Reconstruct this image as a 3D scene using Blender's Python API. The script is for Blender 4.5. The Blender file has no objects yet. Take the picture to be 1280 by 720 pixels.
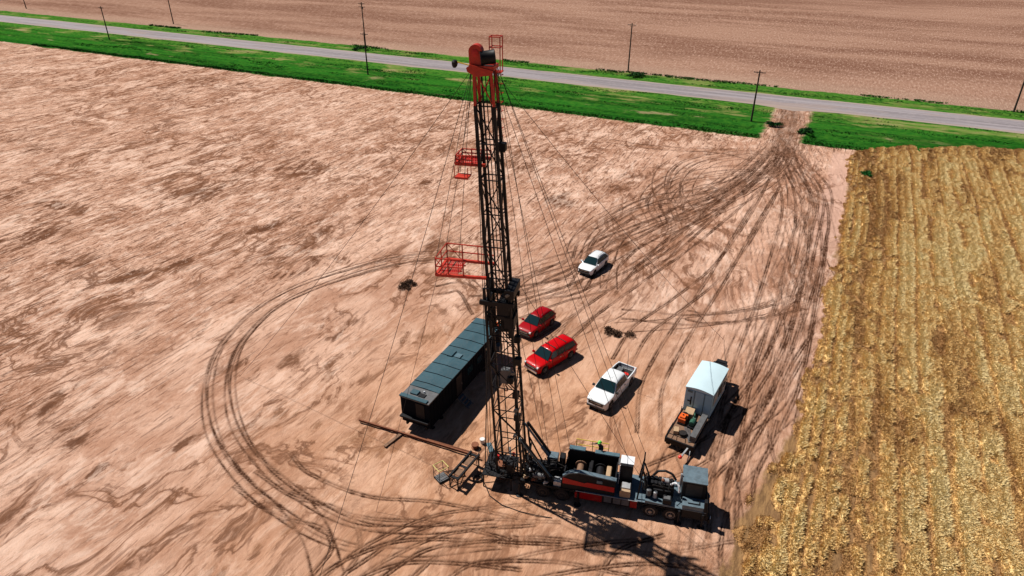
import bpy, bmesh, math, random
import numpy as np
from mathutils import Vector, Matrix
R = math.radians
PI = math.pi
rng = np.random.default_rng(7)
random.seed(11)
scene = bpy.context.scene
COL = scene.collection

# ------------------------------------------------------------------ camera
CAM_H, TH, FPX = 38.0, R(29.4), 853.0
cd = bpy.data.cameras.new('camera'); cam = bpy.data.objects.new('camera', cd); COL.objects.link(cam)
cam.location = (0, 0, CAM_H); cam.rotation_euler = (R(90) - TH, 0, 0)
cd.sensor_width = 36; cd.lens = FPX / 1280 * 36; cd.clip_start = 0.5; cd.clip_end = 12000
scene.camera = cam

def at(px, py, z=0.0):          # survey helper: where a sight line of the photo meets height z
    dx = (px - 640) / FPX; dy = (360 - py) / FPX
    Y = math.cos(TH) + dy * math.sin(TH); Z = -math.sin(TH) + dy * math.cos(TH)
    t = (z - CAM_H) / Z
    return dx * t, Y * t

PHI = R(-26.2)                  # direction of the road
CU, SU = math.cos(PHI), math.sin(PHI)
def uv(x, y): return x * CU + y * SU, -x * SU + y * CU
def xy(u, v): return u * CU - v * SU, u * SU + v * CU

# ------------------------------------------------------------------ light
SUN = Vector((-0.55, 0.37, 1.0)).normalized()
ld = bpy.data.lights.new('sun', 'SUN'); lo = bpy.data.objects.new('sun', ld); COL.objects.link(lo)
ld.energy = 5.0; ld.angle = R(0.53); ld.color = (1.0, 0.95, 0.88)
lo.rotation_euler = (-SUN).to_track_quat('-Z', 'Y').to_euler(); lo.location = (-40, 30, 80)
w = bpy.data.worlds.new('World'); scene.world = w; w.use_nodes = True
nt = w.node_tree; bg = nt.nodes['Background']
sky = nt.nodes.new('ShaderNodeTexSky'); sky.sky_type = 'NISHITA'; sky.sun_disc = False
sky.sun_elevation = math.asin(SUN.z); sky.sun_rotation = math.atan2(SUN.x, SUN.y)
sky.air_density = 0.4; sky.dust_density = 0.15; sky.ozone_density = 1.0
nt.links.new(sky.outputs[0], bg.inputs[0]); bg.inputs[1].default_value = 0.05
scene.view_settings.view_transform = 'Standard'; scene.view_settings.look = 'None'
scene.view_settings.exposure = 0.12; scene.view_settings.gamma = 1.0
scene.cycles.max_bounces = 5; scene.cycles.diffuse_bounces = 1; scene.cycles.glossy_bounces = 3
scene.cycles.transmission_bounces = 2

# ------------------------------------------------------------------ material helpers
class NT:
    def __init__(s, name):
        s.m = bpy.data.materials.new(name); s.m.use_nodes = True; s.t = s.m.node_tree
        s.b = s.t.nodes['Principled BSDF']; s.b.inputs['Specular IOR Level'].default_value = 0.3
    def n(s, typ, **k):
        x = s.t.nodes.new(typ)
        for a, b in k.items(): setattr(x, a, b)
        return x
    def l(s, a, b): s.t.links.new(a, b)
    def coord(s, kind='Object'): return s.n('ShaderNodeTexCoord').outputs[kind]
    def mapping(s, vec, scale=(1, 1, 1), loc=(0, 0, 0), rot=(0, 0, 0)):
        x = s.n('ShaderNodeMapping'); s.l(vec, x.inputs[0])
        x.inputs['Scale'].default_value = scale; x.inputs['Location'].default_value = loc; x.inputs['Rotation'].default_value = rot
        return x.outputs[0]
    def noise(s, vec, scale=1, detail=4, rough=.55, dist=0, out='Fac'):
        x = s.n('ShaderNodeTexNoise'); s.l(vec, x.inputs['Vector']); x.inputs['Scale'].default_value = scale
        x.inputs['Detail'].default_value = detail; x.inputs['Roughness'].default_value = rough; x.inputs['Distortion'].default_value = dist
        return x.outputs[out]
    def step(s, val, a, b):      # smooth 0..1 ramp
        x = s.n('ShaderNodeMapRange'); x.interpolation_type = 'SMOOTHSTEP'; s.l(val, x.inputs[0])
        x.inputs[1].default_value = a; x.inputs[2].default_value = b; return x.outputs[0]
    def math(s, op, a, b=None, c=None):
        x = s.n('ShaderNodeMath', operation=op)
        for i, q in enumerate((a, b, c)):
            if q is None: continue
            if isinstance(q, (int, float)): x.inputs[i].default_value = q
            else: s.l(q, x.inputs[i])
        return x.outputs[0]
    def mix(s, f, a, b, mode='MIX'):
        x = s.n('ShaderNodeMix', data_type='RGBA', blend_type=mode)
        for i, q in ((0, f), (6, a), (7, b)):
            if isinstance(q, (int, float)): x.inputs[i].default_value = q
            elif isinstance(q, tuple): x.inputs[i].default_value = (*q, 1)
            else: s.l(q, x.inputs[i])
        return x.outputs[2]
    def attr(s, name):
        x = s.n('ShaderNodeAttribute'); x.attribute_name = name; return x.outputs['Fac']
    def sep(s, vec):
        x = s.n('ShaderNodeSeparateXYZ'); s.l(vec, x.inputs[0]); return x.outputs
    def bump(s, h, strength=.5, dist=.05):
        x = s.n('ShaderNodeBump'); s.l(h, x.inputs['Height']); x.inputs['Strength'].default_value = strength
        x.inputs['Distance'].default_value = dist; s.l(x.outputs[0], s.b.inputs['Normal'])

DUST = (.36, .23, .16)
def mat(name, col, rough=.5, metal=0.0, dust=.15, var=.25, scale=3.0, spec=.35, coat=0.0):
    q = NT(name); co = q.coord()
    a = q.noise(co, scale, 5, .6); b = q.noise(co, scale * 6, 4, .65)
    c = q.mix(q.step(a, .3, .75), col, tuple(v * (1 - var) for v in col))
    if dust > 0:
        f = q.math('MULTIPLY', q.step(b, .35, .85), dust * 2)
        c = q.mix(f, c, DUST)
    q.l(c, q.b.inputs['Base Color']); q.b.inputs['Metallic'].default_value = metal
    r = q.math('MULTIPLY_ADD', b, .3, rough - .12); q.l(r, q.b.inputs['Roughness'])
    q.b.inputs['Specular IOR Level'].default_value = spec
    if coat: q.b.inputs['Coat Weight'].default_value = coat; q.b.inputs['Coat Roughness'].default_value = .08
    return q.m

M = {}
M['white_paint'] = mat('white_paint', (.80, .82, .84), .3, 0, .04, .04, 2, .5, .6)
M['red_paint'] = mat('red_paint', (.52, .001, .003), .35, 0, .0, .08, 2, .15, .08)
M['deep_red_paint'] = mat('deep_red_paint', (.33, .001, .005), .35, 0, .0, .08, 2, .15, .08)
M['black_steel'] = mat('black_steel', (.009, .010, .013), .55, 0, .02, .3, 3, .2)
M['mast_black'] = mat('mast_black', (.008, .009, .012), .5, .0, .01, .3, 3, .2)
M['dark_plastic'] = mat('dark_plastic', (.02, .021, .023), .5, 0, .06)
M['rubber'] = mat('rubber', (.014, .014, .015), .8, 0, .06, .2, 3, .2)
M['rim'] = mat('rim_metal', (.2, .2, .21), .35, .6, .15)
M['chrome'] = mat('chrome', (.7, .7, .7), .2, .9, .05)
M['orange_red'] = mat('orange_red_paint', (.58, .036, .014), .45, 0, .05, .3)
M['red_stripe'] = mat('stripe_red_paint', (.55, .018, .014), .4, 0, .03, .2)
M['yellow'] = mat('yellow_paint', (.75, .55, .06), .45, 0, .08)
M['pale_yellow'] = mat('pale_yellow_paint', (.72, .66, .22), .45, 0, .1)
M['orange'] = mat('orange_paint', (.85, .13, .015), .45, 0, .05)
M['deck_blue'] = mat('deck_blue_grey', (.13, .20, .245), .4, .1, .12, .35)
M['slate_blue'] = mat('slate_blue_steel', (.09, .17, .21), .45, .1, .06, .3)
M['steel_grey'] = mat('steel_grey', (.12, .13, .14), .5, .1, .12, .35)
M['light_steel'] = mat('light_steel', (.5, .52, .54), .35, .3, .12)
M['tan_box'] = mat('tan_sheet_metal', (.50, .34, .20), .6, 0, .2)
M['box_blue'] = mat('pale_blue_sheet', (.34, .55, .68), .4, 0, .05, .1, 1.2)
M['box_roof'] = mat('pale_blue_roof_sheet', (.56, .72, .78), .4, 0, .03, .06, 1.0)
M['roof_teal'] = mat('teal_roof_sheet', (.030, .088, .115), .5, .0, .04, .25, .8)
M['house_wall'] = mat('dark_house_wall', (.005, .007, .011), .8, 0, .0, .3, 3, .05)
M['rust'] = mat('rusty_steel', (.24, .075, .03), .75, 0, .15, .4, 4)
M['brown'] = mat('brown_timber', (.22, .12, .07), .8, 0, .2, .35, 4)
M['wood_pole'] = mat('wood_pole', (.045, .032, .026), .85, 0, .03, .4)
M['cable'] = mat('steel_cable', (.02, .02, .022), .6, .2, 0)
M['green'] = mat('green_enamel', (.02, .11, .07), .45, 0, .08)
M['lime'] = mat('lime_helmet', (.16, .62, .10), .35, 0, 0, .05)
M['coverall'] = mat('navy_coverall', (.012, .018, .028), .85, 0, .03)
M['skin'] = mat('skin', (.42, .22, .15), .6, 0, 0, .1)
M['lamp_white'] = mat('lamp_lens', (.75, .78, .8), .15, 0, 0, .05, 2, .6)
M['lamp_red'] = mat('tail_lens', (.4, .01, .01), .2, 0, 0, .05, 2, .6)
M['red_plastic'] = mat('red_plastic', (.75, .03, .02), .4, 0, .02)
M['white_plastic'] = mat('white_plastic', (.8, .8, .78), .45, 0, .04)
q = NT('tinted_glass'); q.b.inputs['Base Color'].default_value = (.008, .025, .03, 1); q.b.inputs['Roughness'].default_value = .04
q.b.inputs['Specular IOR Level'].default_value = .3; M['glass'] = q.m

# ------------------------------------------------------------------ mesh helpers
class MB:
    def __init__(s): s.v = []; s.f = []; s.mi = []; s.cur = 0
    def add(s, vs, fs):
        o = len(s.v); s.v += [tuple(p) for p in vs]; s.f += [tuple(i + o for i in f) for f in fs]; s.mi += [s.cur] * len(fs); return s
    def box(s, x0, x1, y0, y1, z0, z1, ch=0.0):
        if ch > 0:
            return s.prism([(x0 + ch, z0), (x1 - ch, z0), (x1, z0 + ch), (x1, z1 - ch), (x1 - ch, z1), (x0 + ch, z1), (x0, z1 - ch), (x0, z0 + ch)], y0, y1, 'y')
        vs = [(x, y, z) for z in (z0, z1) for x, y in ((x0, y0), (x1, y0), (x1, y1), (x0, y1))]
        return s.add(vs, [(3, 2, 1, 0), (4, 5, 6, 7), (0, 1, 5, 4), (1, 2, 6, 5), (2, 3, 7, 6), (3, 0, 4, 7)])
    def prism(s, poly, a, b, axis='y'):
        def P(p, t): return {'y': (p[0], t, p[1]), 'x': (t, p[0], p[1]), 'z': (p[0], p[1], t)}[axis]
        n = len(poly); vs = [P(p, a) for p in poly] + [P(p, b) for p in poly]
        fs = [tuple(range(n))[::-1], tuple(range(n, 2 * n))] + [(i, (i + 1) % n, n + (i + 1) % n, n + i) for i in range(n)]
        return s.add(vs, fs)
    def _frame(s, p, q):
        p = Vector(p); q = Vector(q); d = (q - p).normalized()
        up = Vector((0, 0, 1)) if abs(d.z) < .95 else Vector((1, 0, 0))
        a = d.cross(up).normalized(); b = a.cross(d).normalized(); return p, q, a, b
    def beam(s, p, q, w, h=None):
        h = h or w; p, q, a, b = s._frame(p, q); vs = []
        for c in (p, q): vs += [c + a * x * w / 2 + b * y * h / 2 for x, y in ((-1, -1), (1, -1), (1, 1), (-1, 1))]
        return s.add(vs, [(3, 2, 1, 0), (4, 5, 6, 7), (0, 1, 5, 4), (1, 2, 6, 5), (2, 3, 7, 6), (3, 0, 4, 7)])
    def tube(s, p, q, r, n=8, r2=None):
        r2 = r if r2 is None else r2; p, q, a, b = s._frame(p, q); vs = []
        for c, rr in ((p, r), (q, r2)): vs += [c + (a * math.cos(2 * PI * i / n) + b * math.sin(2 * PI * i / n)) * rr for i in range(n)]
        return s.add(vs, [tuple(range(n))[::-1], tuple(range(n, 2 * n))] + [(i, (i + 1) % n, n + (i + 1) % n, n + i) for i in range(n)])
    def path(s, pts, r, n=6):
        for i in range(len(pts) - 1): s.tube(pts[i], pts[i + 1], r, n)
        return s
    def rings(s, c, axis, prof, n=20):   # lathe: prof list of (t along axis, r)
        ax = Vector(axis).normalized(); c = Vector(c); up = Vector((0, 0, 1)) if abs(ax.z) < .9 else Vector((1, 0, 0))
        a = ax.cross(up).normalized(); b = ax.cross(a).normalized(); vs = []
        for t, r in prof: vs += [c + ax * t + (a * math.cos(2 * PI * i / n) + b * math.sin(2 * PI * i / n)) * r for i in range(n)]
        fs = [(k * n + i, k * n + (i + 1) % n, (k + 1) * n + (i + 1) % n, (k + 1) * n + i) for k in range(len(prof) - 1) for i in range(n)]
        m = len(prof) - 1
        return s.add(vs, fs + [tuple(range(n))[::-1], tuple(range(m * n, m * n + n))])
    def loft(s, secs, cap=True):
        n = len(secs[0]); vs = [p for c in secs for p in c]
        fs = [(k * n + i, k * n + i + 1, (k + 1) * n + i + 1, (k + 1) * n + i) for k in range(len(secs) - 1) for i in range(n - 1)]
        fs += [(k * n + n - 1, k * n, (k + 1) * n, (k + 1) * n + n - 1) for k in range(len(secs) - 1)]
        if cap: fs += [tuple(range(n)), tuple(range((len(secs) - 1) * n, len(secs) * n))[::-1]]
        return s.add(vs, fs)
    def pane(s, pts, t=.02):
        P = [Vector(p) for p in pts]; nn = (P[1] - P[0]).cross(P[2] - P[0]).normalized(); c = sum(P, Vector()) / len(P)
        n = len(P); vs = [p - nn * t / 2 for p in P] + [p + nn * t / 2 for p in P]
        return s.add(vs, [tuple(range(n))[::-1], tuple(range(n, 2 * n))] + [(i, (i + 1) % n, n + (i + 1) % n, n + i) for i in range(n)])
    def build(s, name, m, parent=None, smooth=False, loc=None, label=None):
        me = bpy.data.meshes.new(name); me.from_pydata(s.v, [], s.f)
        for k in (m if isinstance(m, (list, tuple)) else [m]): me.materials.append(M[k] if isinstance(k, str) else k)
        if any(s.mi): me.polygons.foreach_set('material_index', s.mi)
        b = bmesh.new(); b.from_mesh(me); bmesh.ops.recalc_face_normals(b, faces=b.faces); b.to_mesh(me); b.free()
        if smooth:
            me.polygons.foreach_set('use_smooth', [True] * len(me.polygons))
            try: me.set_sharp_from_angle(angle=R(smooth if smooth is not True else 40))
            except Exception: pass
        o = bpy.data.objects.new(name, me); COL.objects.link(o)
        if parent is not None: o.parent = parent
        if loc: o.location = loc
        if label: o['label'] = label
        return o

def thing(name, label, cat, loc=(0, 0, 0), rz=0.0, group=None):
    o = bpy.data.objects.new(name, None); COL.objects.link(o); o.location = loc; o.rotation_euler = (0, 0, rz)
    o.empty_display_size = .5; o['label'] = label; o['category'] = cat
    if group: o['group'] = group
    return o
def tag(o, label, cat, group=None):
    o['label'] = label; o['category'] = cat
    if group: o['group'] = group
    return o
def copy_tree(o, parent=None):
    c = o.copy(); COL.objects.link(c); c.parent = parent
    for ch in list(o.children): copy_tree(ch, c)
    return c

# ------------------------------------------------------------------ ground
def vnoise(U, V, su, sv, seed):
    r = np.random.default_rng(seed); T = r.random((256, 256)).astype(np.float32)
    a = U / su + 1000.37; b = V / sv + 1000.71
    ia = np.floor(a).astype(np.int64); ib = np.floor(b).astype(np.int64)
    fa = (a - ia).astype(np.float32); fb = (b - ib).astype(np.float32)
    fa = fa * fa * (3 - 2 * fa); fb = fb * fb * (3 - 2 * fb)
    i0 = ia & 255; i1 = (ia + 1) & 255; j0 = ib & 255; j1 = (ib + 1) & 255
    return (T[i0, j0] * (1 - fa) + T[i1, j0] * fa) * (1 - fb) + (T[i0, j1] * (1 - fa) + T[i1, j1] * fa) * fb
def fbm(U, V, su, sv, seed, o=3):
    t = 0; a = 1; s = 0
    for k in range(o): t = t + a * vnoise(U, V, su / 2 ** k, sv / 2 ** k, seed + k * 13); s += a; a *= .5
    return t / s
def sst(x, a, b):
    t = np.clip((x - a) / (b - a), 0, 1); return t * t * (3 - 2 * t)

def lines(*segs):
    out = []
    for a, b, st in segs: out.append(np.arange(a, b, st))
    return np.concatenate(out)
gu = np.concatenate([-np.geomspace(3200, 262, 22), lines((-250, -130, 1.0), (-130, -58, .3), (-58, 4, .095), (4, 34, .4), (34, 100, 1.5)), np.geomspace(102, 2500, 22)])
gv = np.concatenate([-np.geomspace(900, 8, 16), lines((-6, 10, .6), (10, 70, .1), (70, 105, .13), (105, 134, .18), (134, 182, .5)), np.geomspace(183, 3800, 50)])
NU, NV = len(gu), len(gv)
U, V = np.meshgrid(gu, gv, indexing='ij')

def ditch(u, v):      # cross profile of the road verge
    u = np.asarray(u, float); v = np.asarray(v, float)
    d = -0.75 * np.exp(-((v - 138.5) / 3.2) ** 2) - .45 * np.exp(-((v - 170.5) / 2.2) ** 2)
    gate = sst(-np.abs(u + 10), -6.5, -3.5) * (v < 156)
    rise = .25 * sst(v, 143, 154) * sst(-v, -176, -168)
    return d * (1 - gate) + rise
def far_roll(u, v): return .5 * (vnoise(np.asarray(u, float), np.asarray(v, float), 120, 90, 5) - .5) * sst(v, 180, 260)

# tyre tracks, surveyed in the photograph, kept as runs over the ground
RUTS = np.zeros(U.shape, np.float32)   # 0..1 darkness of the tread
RH = np.zeros(U.shape, np.float32)     # height change
def stamp(pts, half, depth, dark, seed=0):
    half *= .72; depth *= 1.35
    """pts (n,2) in uv, dense"""
    pts = pts[(pts[:, 0] > -57.5) & (pts[:, 0] < 3.9) & (pts[:, 1] > 10.5) & (pts[:, 1] < 158)]
    if len(pts) == 0: return
    rr = np.random.default_rng(seed)
    iu = np.searchsorted(gu, pts[:, 0]); iv = np.searchsorted(gv, pts[:, 1])
    dark = dark * (1 - .5 * sst(pts[:, 1], 118, 134))
    br = vnoise(pts[:, 0] + seed, pts[:, 1], 2.2, 2.2, 77 + seed) * .9 + .35
    br = br * (vnoise(pts[:, 0] + seed, pts[:, 1], .5, .5, 99) * .5 + .6) * (.55 + .9 * vnoise(pts[:, 0], pts[:, 1] + seed * 3, 6, 6, 55))
    for a in range(-4, 5):
        for b in range(-4, 5):
            x = np.clip(iu + a, 0, NU - 1); y = np.clip(iv + b, 0, NV - 1)
            d = np.hypot(gu[x] - pts[:, 0], gv[y] - pts[:, 1])
            k = np.exp(-(d / half) ** 2) ; berm = np.exp(-((d - half * 1.9) / (half * .7)) ** 2)
            np.maximum.at(RUTS, (x, y), np.clip(k * dark * br * 1.7, 0, 1).astype(np.float32))
            np.minimum.at(RH, (x, y), (-(k) * depth * br).astype(np.float32))
            m = (berm > .3) & (RH[x, y] > -.012)
            np.maximum.at(RH, (x[m], y[m]), (berm[m] * depth * .55 * br[m]).astype(np.float32))
SMG = np.zeros(U.shape, np.float32)
def smear(pts, half, dark, seed):
    pts = pts[::5]; pts = pts[(pts[:, 0] > -57) & (pts[:, 0] < 3.9) & (pts[:, 1] > 10.5) & (pts[:, 1] < 158)]
    for p in pts:
        i0, i1 = np.searchsorted(gu, (p[0] - half * 1.8, p[0] + half * 1.8)); j0, j1 = np.searchsorted(gv, (p[1] - half * 1.8, p[1] + half * 1.8))
        if i1 <= i0 or j1 <= j0: continue
        d2 = (gu[i0:i1, None] - p[0]) ** 2 + (gv[None, j0:j1] - p[1]) ** 2
        np.maximum(SMG[i0:i1, j0:j1], (dark * np.exp(-d2 / half ** 2)).astype(np.float32), out=SMG[i0:i1, j0:j1])
def spline(P, closed=False):
    P = np.array(P, float); P = np.vstack([2 * P[0] - P[1], P, 2 * P[-1] - P[-2]])
    out = []
    for i in range(1, len(P) - 2):
        L = np.linalg.norm(P[i + 1] - P[i]); n = max(2, int(L / .09)); t = np.linspace(0, 1, n, endpoint=False)[:, None]
        p0, p1, p2, p3 = P[i - 1], P[i], P[i + 1], P[i + 2]
        out.append(.5 * ((2 * p1) + (-p0 + p2) * t + (2 * p0 - 5 * p1 + 4 * p2 - p3) * t ** 2 + (-p0 + 3 * p1 - 3 * p2 + p3) * t ** 3))
    return np.vstack(out)
def track(px, shift=0.0, gauge=1.9, half=.11, depth=.05, dark=.8, seed=0, jit=.4, rib=.11):
    r = np.random.default_rng(seed + 500)
    P = np.array([uv(*at(*q)) for q in px]); P = P + r.normal(0, jit, P.shape)
    S = spline(P); d = np.gradient(S, axis=0); d /= np.linalg.norm(d, axis=1)[:, None] + 1e-9; N = np.stack([-d[:, 1], d[:, 0]], 1)
    smear(S + N * shift, 1.3, dark * .55, seed)
    for sgn in (-1, 1):
        off = shift + sgn * gauge / 2
        for dd in ((-rib, rib) if rib else (0,)):
            stamp(S + N * (off + dd), half, depth, dark, seed + (sgn > 0) * 7)
ARC = [(560, 318), (500, 323), (440, 336), (375, 357), (320, 385), (275, 425), (252, 470), (256, 525), (285, 580), (340, 628), (410, 665), (500, 672), (600, 665)]
ARC2 = [(560, 322), (505, 330), (450, 346), (395, 370), (340, 400), (300, 440), (283, 490), (292, 545), (330, 592), (390, 628), (470, 646), (560, 648), (640, 652)]
ARC3 = [(555, 320), (470, 330), (390, 352), (330, 380), (283, 418), (258, 468), (266, 530), (300, 580), (350, 622), (385, 665), (398, 725)]
s = 0
ARC = [(a + 10 + 14 * min(1, max(0, (b - 330) / 140)), b) for a, b in ARC]; ARC3 = [(a + 14, b) for a, b in ARC3]
for P, sh in ((ARC, 0), (ARC, .22), (ARC, -.5), (ARC3, .0)):
    s += 1; track(P, sh, seed=s, jit=.10, dark=.95, depth=.075, half=.11, rib=0)
for P in ([(650, 690), (560, 682), (500, 690), (440, 708), (400, 735)], [(700, 665), (600, 660), (520, 676), (450, 725)], [(400, 735), (420, 690), (410, 655), (360, 630), (300, 600)],
          [(640, 655), (540, 640), (450, 630), (380, 600), (350, 570)], [(880, 700), (800, 690), (700, 700), (600, 725)], [(760, 735), (790, 700), (840, 680)], [(420, 730), (470, 690), (560, 655), (660, 640)],
          [(520, 735), (580, 700), (700, 690), (820, 700), (930, 690)]):
    s += 1; track(P, 0, seed=s, jit=.25, dark=.8, depth=.055, half=.11)
GATE = [(987, 128), (986, 145), (984, 165)]; GATE = [(a + 0.0, b) for a, b in GATE]
fan = [
 [(960, 200), (900, 250), (840, 290), (790, 330), (740, 380), (700, 430)],
 [(965, 200), (920, 235), (860, 262), (800, 285), (755, 305), (735, 330), (725, 360)],
 [(955, 205), (900, 235), (820, 250), (765, 275), (738, 300), (728, 325)],
 [(950, 195), (880, 240), (800, 290), (730, 320), (660, 352), (600, 385)],
 [(950, 205), (870, 260), (790, 310), (720, 345), (650, 365), (590, 380)],
 [(960, 205), (890, 270), (830, 320), (770, 350), (700, 372), (640, 395)],
 [(970, 205), (930, 260), (860, 330), (790, 390), (740, 420), (700, 440)],
 [(975, 205), (950, 260), (900, 330), (850, 380), (800, 420), (770, 450)],
 [(980, 200), (985, 260), (975, 330), (950, 400), (930, 450), (920, 510), (900, 580)],
 [(990, 200), (1010, 250), (1015, 310), (1000, 370), (975, 430), (945, 500), (905, 560), (880, 640)],
 [(995, 195), (1025, 240), (1028, 300), (1012, 360), (988, 430), (960, 490), (925, 550), (890, 600)],
 [(990, 195), (1018, 240), (1010, 320), (985, 400), (960, 460), (930, 520), (905, 600), (900, 680)],
 [(985, 205), (1000, 270), (990, 340), (965, 410), (945, 470), (900, 540), (840, 600)],
 [(980, 205), (965, 280), (940, 340), (915, 400), (890, 450), (860, 490)],
 [(975, 205), (940, 280), (895, 350), (850, 420), (820, 480), (800, 540)],
 [(985, 200), (1005, 240), (1000, 300), (985, 380), (955, 450), (915, 530), (880, 570), (830, 600)],
 [(970, 190), (930, 190), (880, 195), (850, 210), (835, 235), (850, 262)],
 [(960, 200), (905, 190), (850, 186), (800, 182), (760, 176)],
 [(970, 205), (900, 215), (845, 225), (822, 250), (830, 280)],
 [(1000, 200), (1030, 260), (1025, 330), (1000, 410), (985, 480), (960, 540), (930, 600), (940, 680)],
 [(720, 330), (690, 345), (655, 352), (610, 365)], [(740, 350), (700, 362), (660, 372), (620, 392)], [(730, 318), (690, 330), (650, 338), (600, 350)],
 [(960, 215), (880, 290), (800, 350), (720, 400), (650, 440)],
 [(1000, 380), (930, 400), (860, 400), (780, 396)], [(1010, 350), (960, 385), (900, 400), (850, 390)],
 [(905, 235), (850, 255), (800, 262), (750, 290)], [(545, 362), (575, 358), (605, 392)],
 [(1030, 420), (1000, 470), (980, 540), (1000, 600), (1040, 640)], [(960, 520), (940, 570), (900, 620), (880, 690), (900, 735)],
]
for i, P in enumerate(fan):
    if i in (6, 12, 13): continue
    if i in (1, 2, 16, 18):
        for sh_ in (-1.1, 1.4, 2.8): s += 1; track(GATE + P, sh_, seed=s, jit=.3, dark=.85, depth=.06, half=.11, rib=0)
    s += 1
    if P[0][1] < 230 and P[0][0] > 940: P = GATE + P
    track(P, 0, seed=s, jit=.35, dark=.9, depth=.06, half=.11)
    s += 1
    if i % 3 == 0: track(P, rng.normal(0, 1.2), seed=s, jit=1.0, dark=.7, depth=.04, half=.12, rib=0)
for i in range(6):   # less distinct passes
    P = fan[rng.integers(0, 20)]
    if P[0][1] < 230 and P[0][0] > 940: P = GATE + P
    s += 1; track(P, rng.normal(0, 2.0), seed=s, jit=1.3, dark=.5, depth=.03, half=.12, rib=0)

for P_, hf_, dk_ in (([(560, 690), (640, 672), (720, 690), (820, 700), (900, 690)], 2.2, .9), ([(600, 640), (625, 665), (620, 700)], 1.6, 1.0), ([(430, 505), (480, 535), (540, 575), (580, 600)], 1.8, .9), ([(420, 660), (520, 655), (600, 650)], 1.8, .7),
        ([(720, 300), (800, 262), (900, 235)], 2.5, .5), ([(680, 350), (780, 300), (900, 230)], 3.0, .6), ([(1015, 230), (1012, 320), (980, 410), (930, 520)], 2.4, .8), ([(700, 430), (800, 360), (900, 290)], 2.5, .45), ([(640, 480), (700, 520), (780, 560)], 2.2, .5)):
    smear(spline(np.array([uv(*at(*p_)) for p_ in P_])), hf_, dk_, 0)
field = sst(-V, -133, -129)          # pad and dirt field
pad = np.exp(-(((U + 14) / 22) ** 2 + ((V - 42) / 26) ** 2) ** 1.5)
Z = ditch(U, V) + far_roll(U, V)
inu = (U > -262) & (U < 34) & (V > -10) & (V < 182)
rows = (vnoise(U, V, .30, 6.0, 21) - .5) * .06 + (vnoise(U + .3 * vnoise(U, V, 3, 3, 2), V, .9, 7, 22) - .5) * .08
clod = (fbm(U, V, .9, 1.3, 31) - .5) * .11
Z += field * inu * ((rows * .6 * (1 - .6 * sst(-V, -100, -60)) + clod) * (1 - .4 * pad) + (fbm(U, V, 6, 14, 41) - .5) * .22)
warpU = U + 5 * (fbm(U, V, 9, 9, 51) - .5); warpV = V + 8 * (fbm(U, V, 9, 9, 52) - .5)
blot = fbm(warpU, warpV, 9, 16, 61, 4)
spots = np.zeros_like(U)
for px, py, ru, rv in ((335, 290, 1.6, 6), (372, 335, 2, 5), (350, 455, 2.6, 4), (250, 405, 1.6, 3.5), (300, 445, 1.2, 3), (150, 350, 2.5, 4), (95, 325, 3, 3), (205, 335, 2, 4), (60, 290, 4, 5), (185, 650, 1.2, 3),
        (420, 410, 2, 4), (520, 420, 2.5, 3), (395, 300, 1.5, 5), (60, 640, 1.5, 3), (120, 590, 1.2, 3), (470, 535, 2.2, 3), (505, 550, 2.4, 2), (625, 665, 1.6, 2.4), (615, 690, 2.2, 1.6), (250, 240, 6, 5), (380, 210, 5, 6),
        (90, 255, 7, 2), (130, 440, 1.4, 4), (550, 300, 2, 3), (700, 250, 3, 5), (660, 480, 1.6, 2.6), (735, 540, 1.8, 1.6), (30, 520, 1.5, 3), (290, 690, 1.2, 2), (230, 560, .9, 2.6), (420, 470, 1.6, 3)):
    cu_, cv_ = uv(*at(px, py)); spots = np.maximum(spots, np.exp(-(((warpU - 0.0 - cu_) / ru) ** 2 + ((warpV - cv_) / rv) ** 2)))
fine = .5 * vnoise(U + .3 * V, V, .45, 2.2, 63) + .5 * fbm(U, V, 1.6, 2.6, 64)
BL = np.maximum(sst(blot + .10 * (fine - .5), .60, .74) * .5, sst(spots * .9 + 1.0 * (fine - .5), .30, 1.0)) * field
BL = BL * (.45 + .55 * sst(fine, .3, .6))
Z -= .06 * BL * inu
Z += RH * inu
churn = np.exp(-((U + 9) / 9) ** 2) * sst(V, 50, 80) * field + np.exp(-((U + 3) / 3.5) ** 2) * field
Z += churn * inu * (vnoise(U + .25 * V, V, .28, 3.5, 71) - .5) * .10
Zf = Z.ravel()

me = bpy.data.meshes.new('ground')
co = np.stack([U.ravel(), V.ravel(), Zf], 1).astype(np.float32)
idx = np.arange(NU * NV).reshape(NU, NV)
qd = np.stack([idx[:-1, :-1], idx[1:, :-1], idx[1:, 1:], idx[:-1, 1:]], -1).reshape(-1, 4)
me.vertices.add(len(co)); me.vertices.foreach_set('co', co.ravel())
me.loops.add(qd.size); me.loops.foreach_set('vertex_index', qd.ravel().astype(np.int32))
me.polygons.add(len(qd)); me.polygons.foreach_set('loop_start', np.arange(0, qd.size, 4, dtype=np.int32))
me.polygons.foreach_set('loop_total', np.full(len(qd), 4, np.int32)); me.polygons.foreach_set('use_smooth', np.ones(len(qd), bool))
me.update(calc_edges=True)
for nm, arr in (('rut', RUTS), ('blot', BL), ('smear', SMG)):
    a = me.attributes.new(nm, 'FLOAT', 'POINT'); a.data.foreach_set('value', arr.ravel().astype(np.float32))
ground = bpy.data.objects.new('ground', me); COL.objects.link(ground); ground.rotation_euler = (0, 0, PHI); ground['kind'] = 'structure'
def zg(u, v):
    i = np.clip(np.searchsorted(gu, u), 0, NU - 1); j = np.clip(np.searchsorted(gv, v), 0, NV - 1); return Z[i, j]
def zxy(x, y): return float(zg(*uv(x, y)))

q = NT('field_ground'); oc = q.coord(); X = q.sep(oc)
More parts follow.
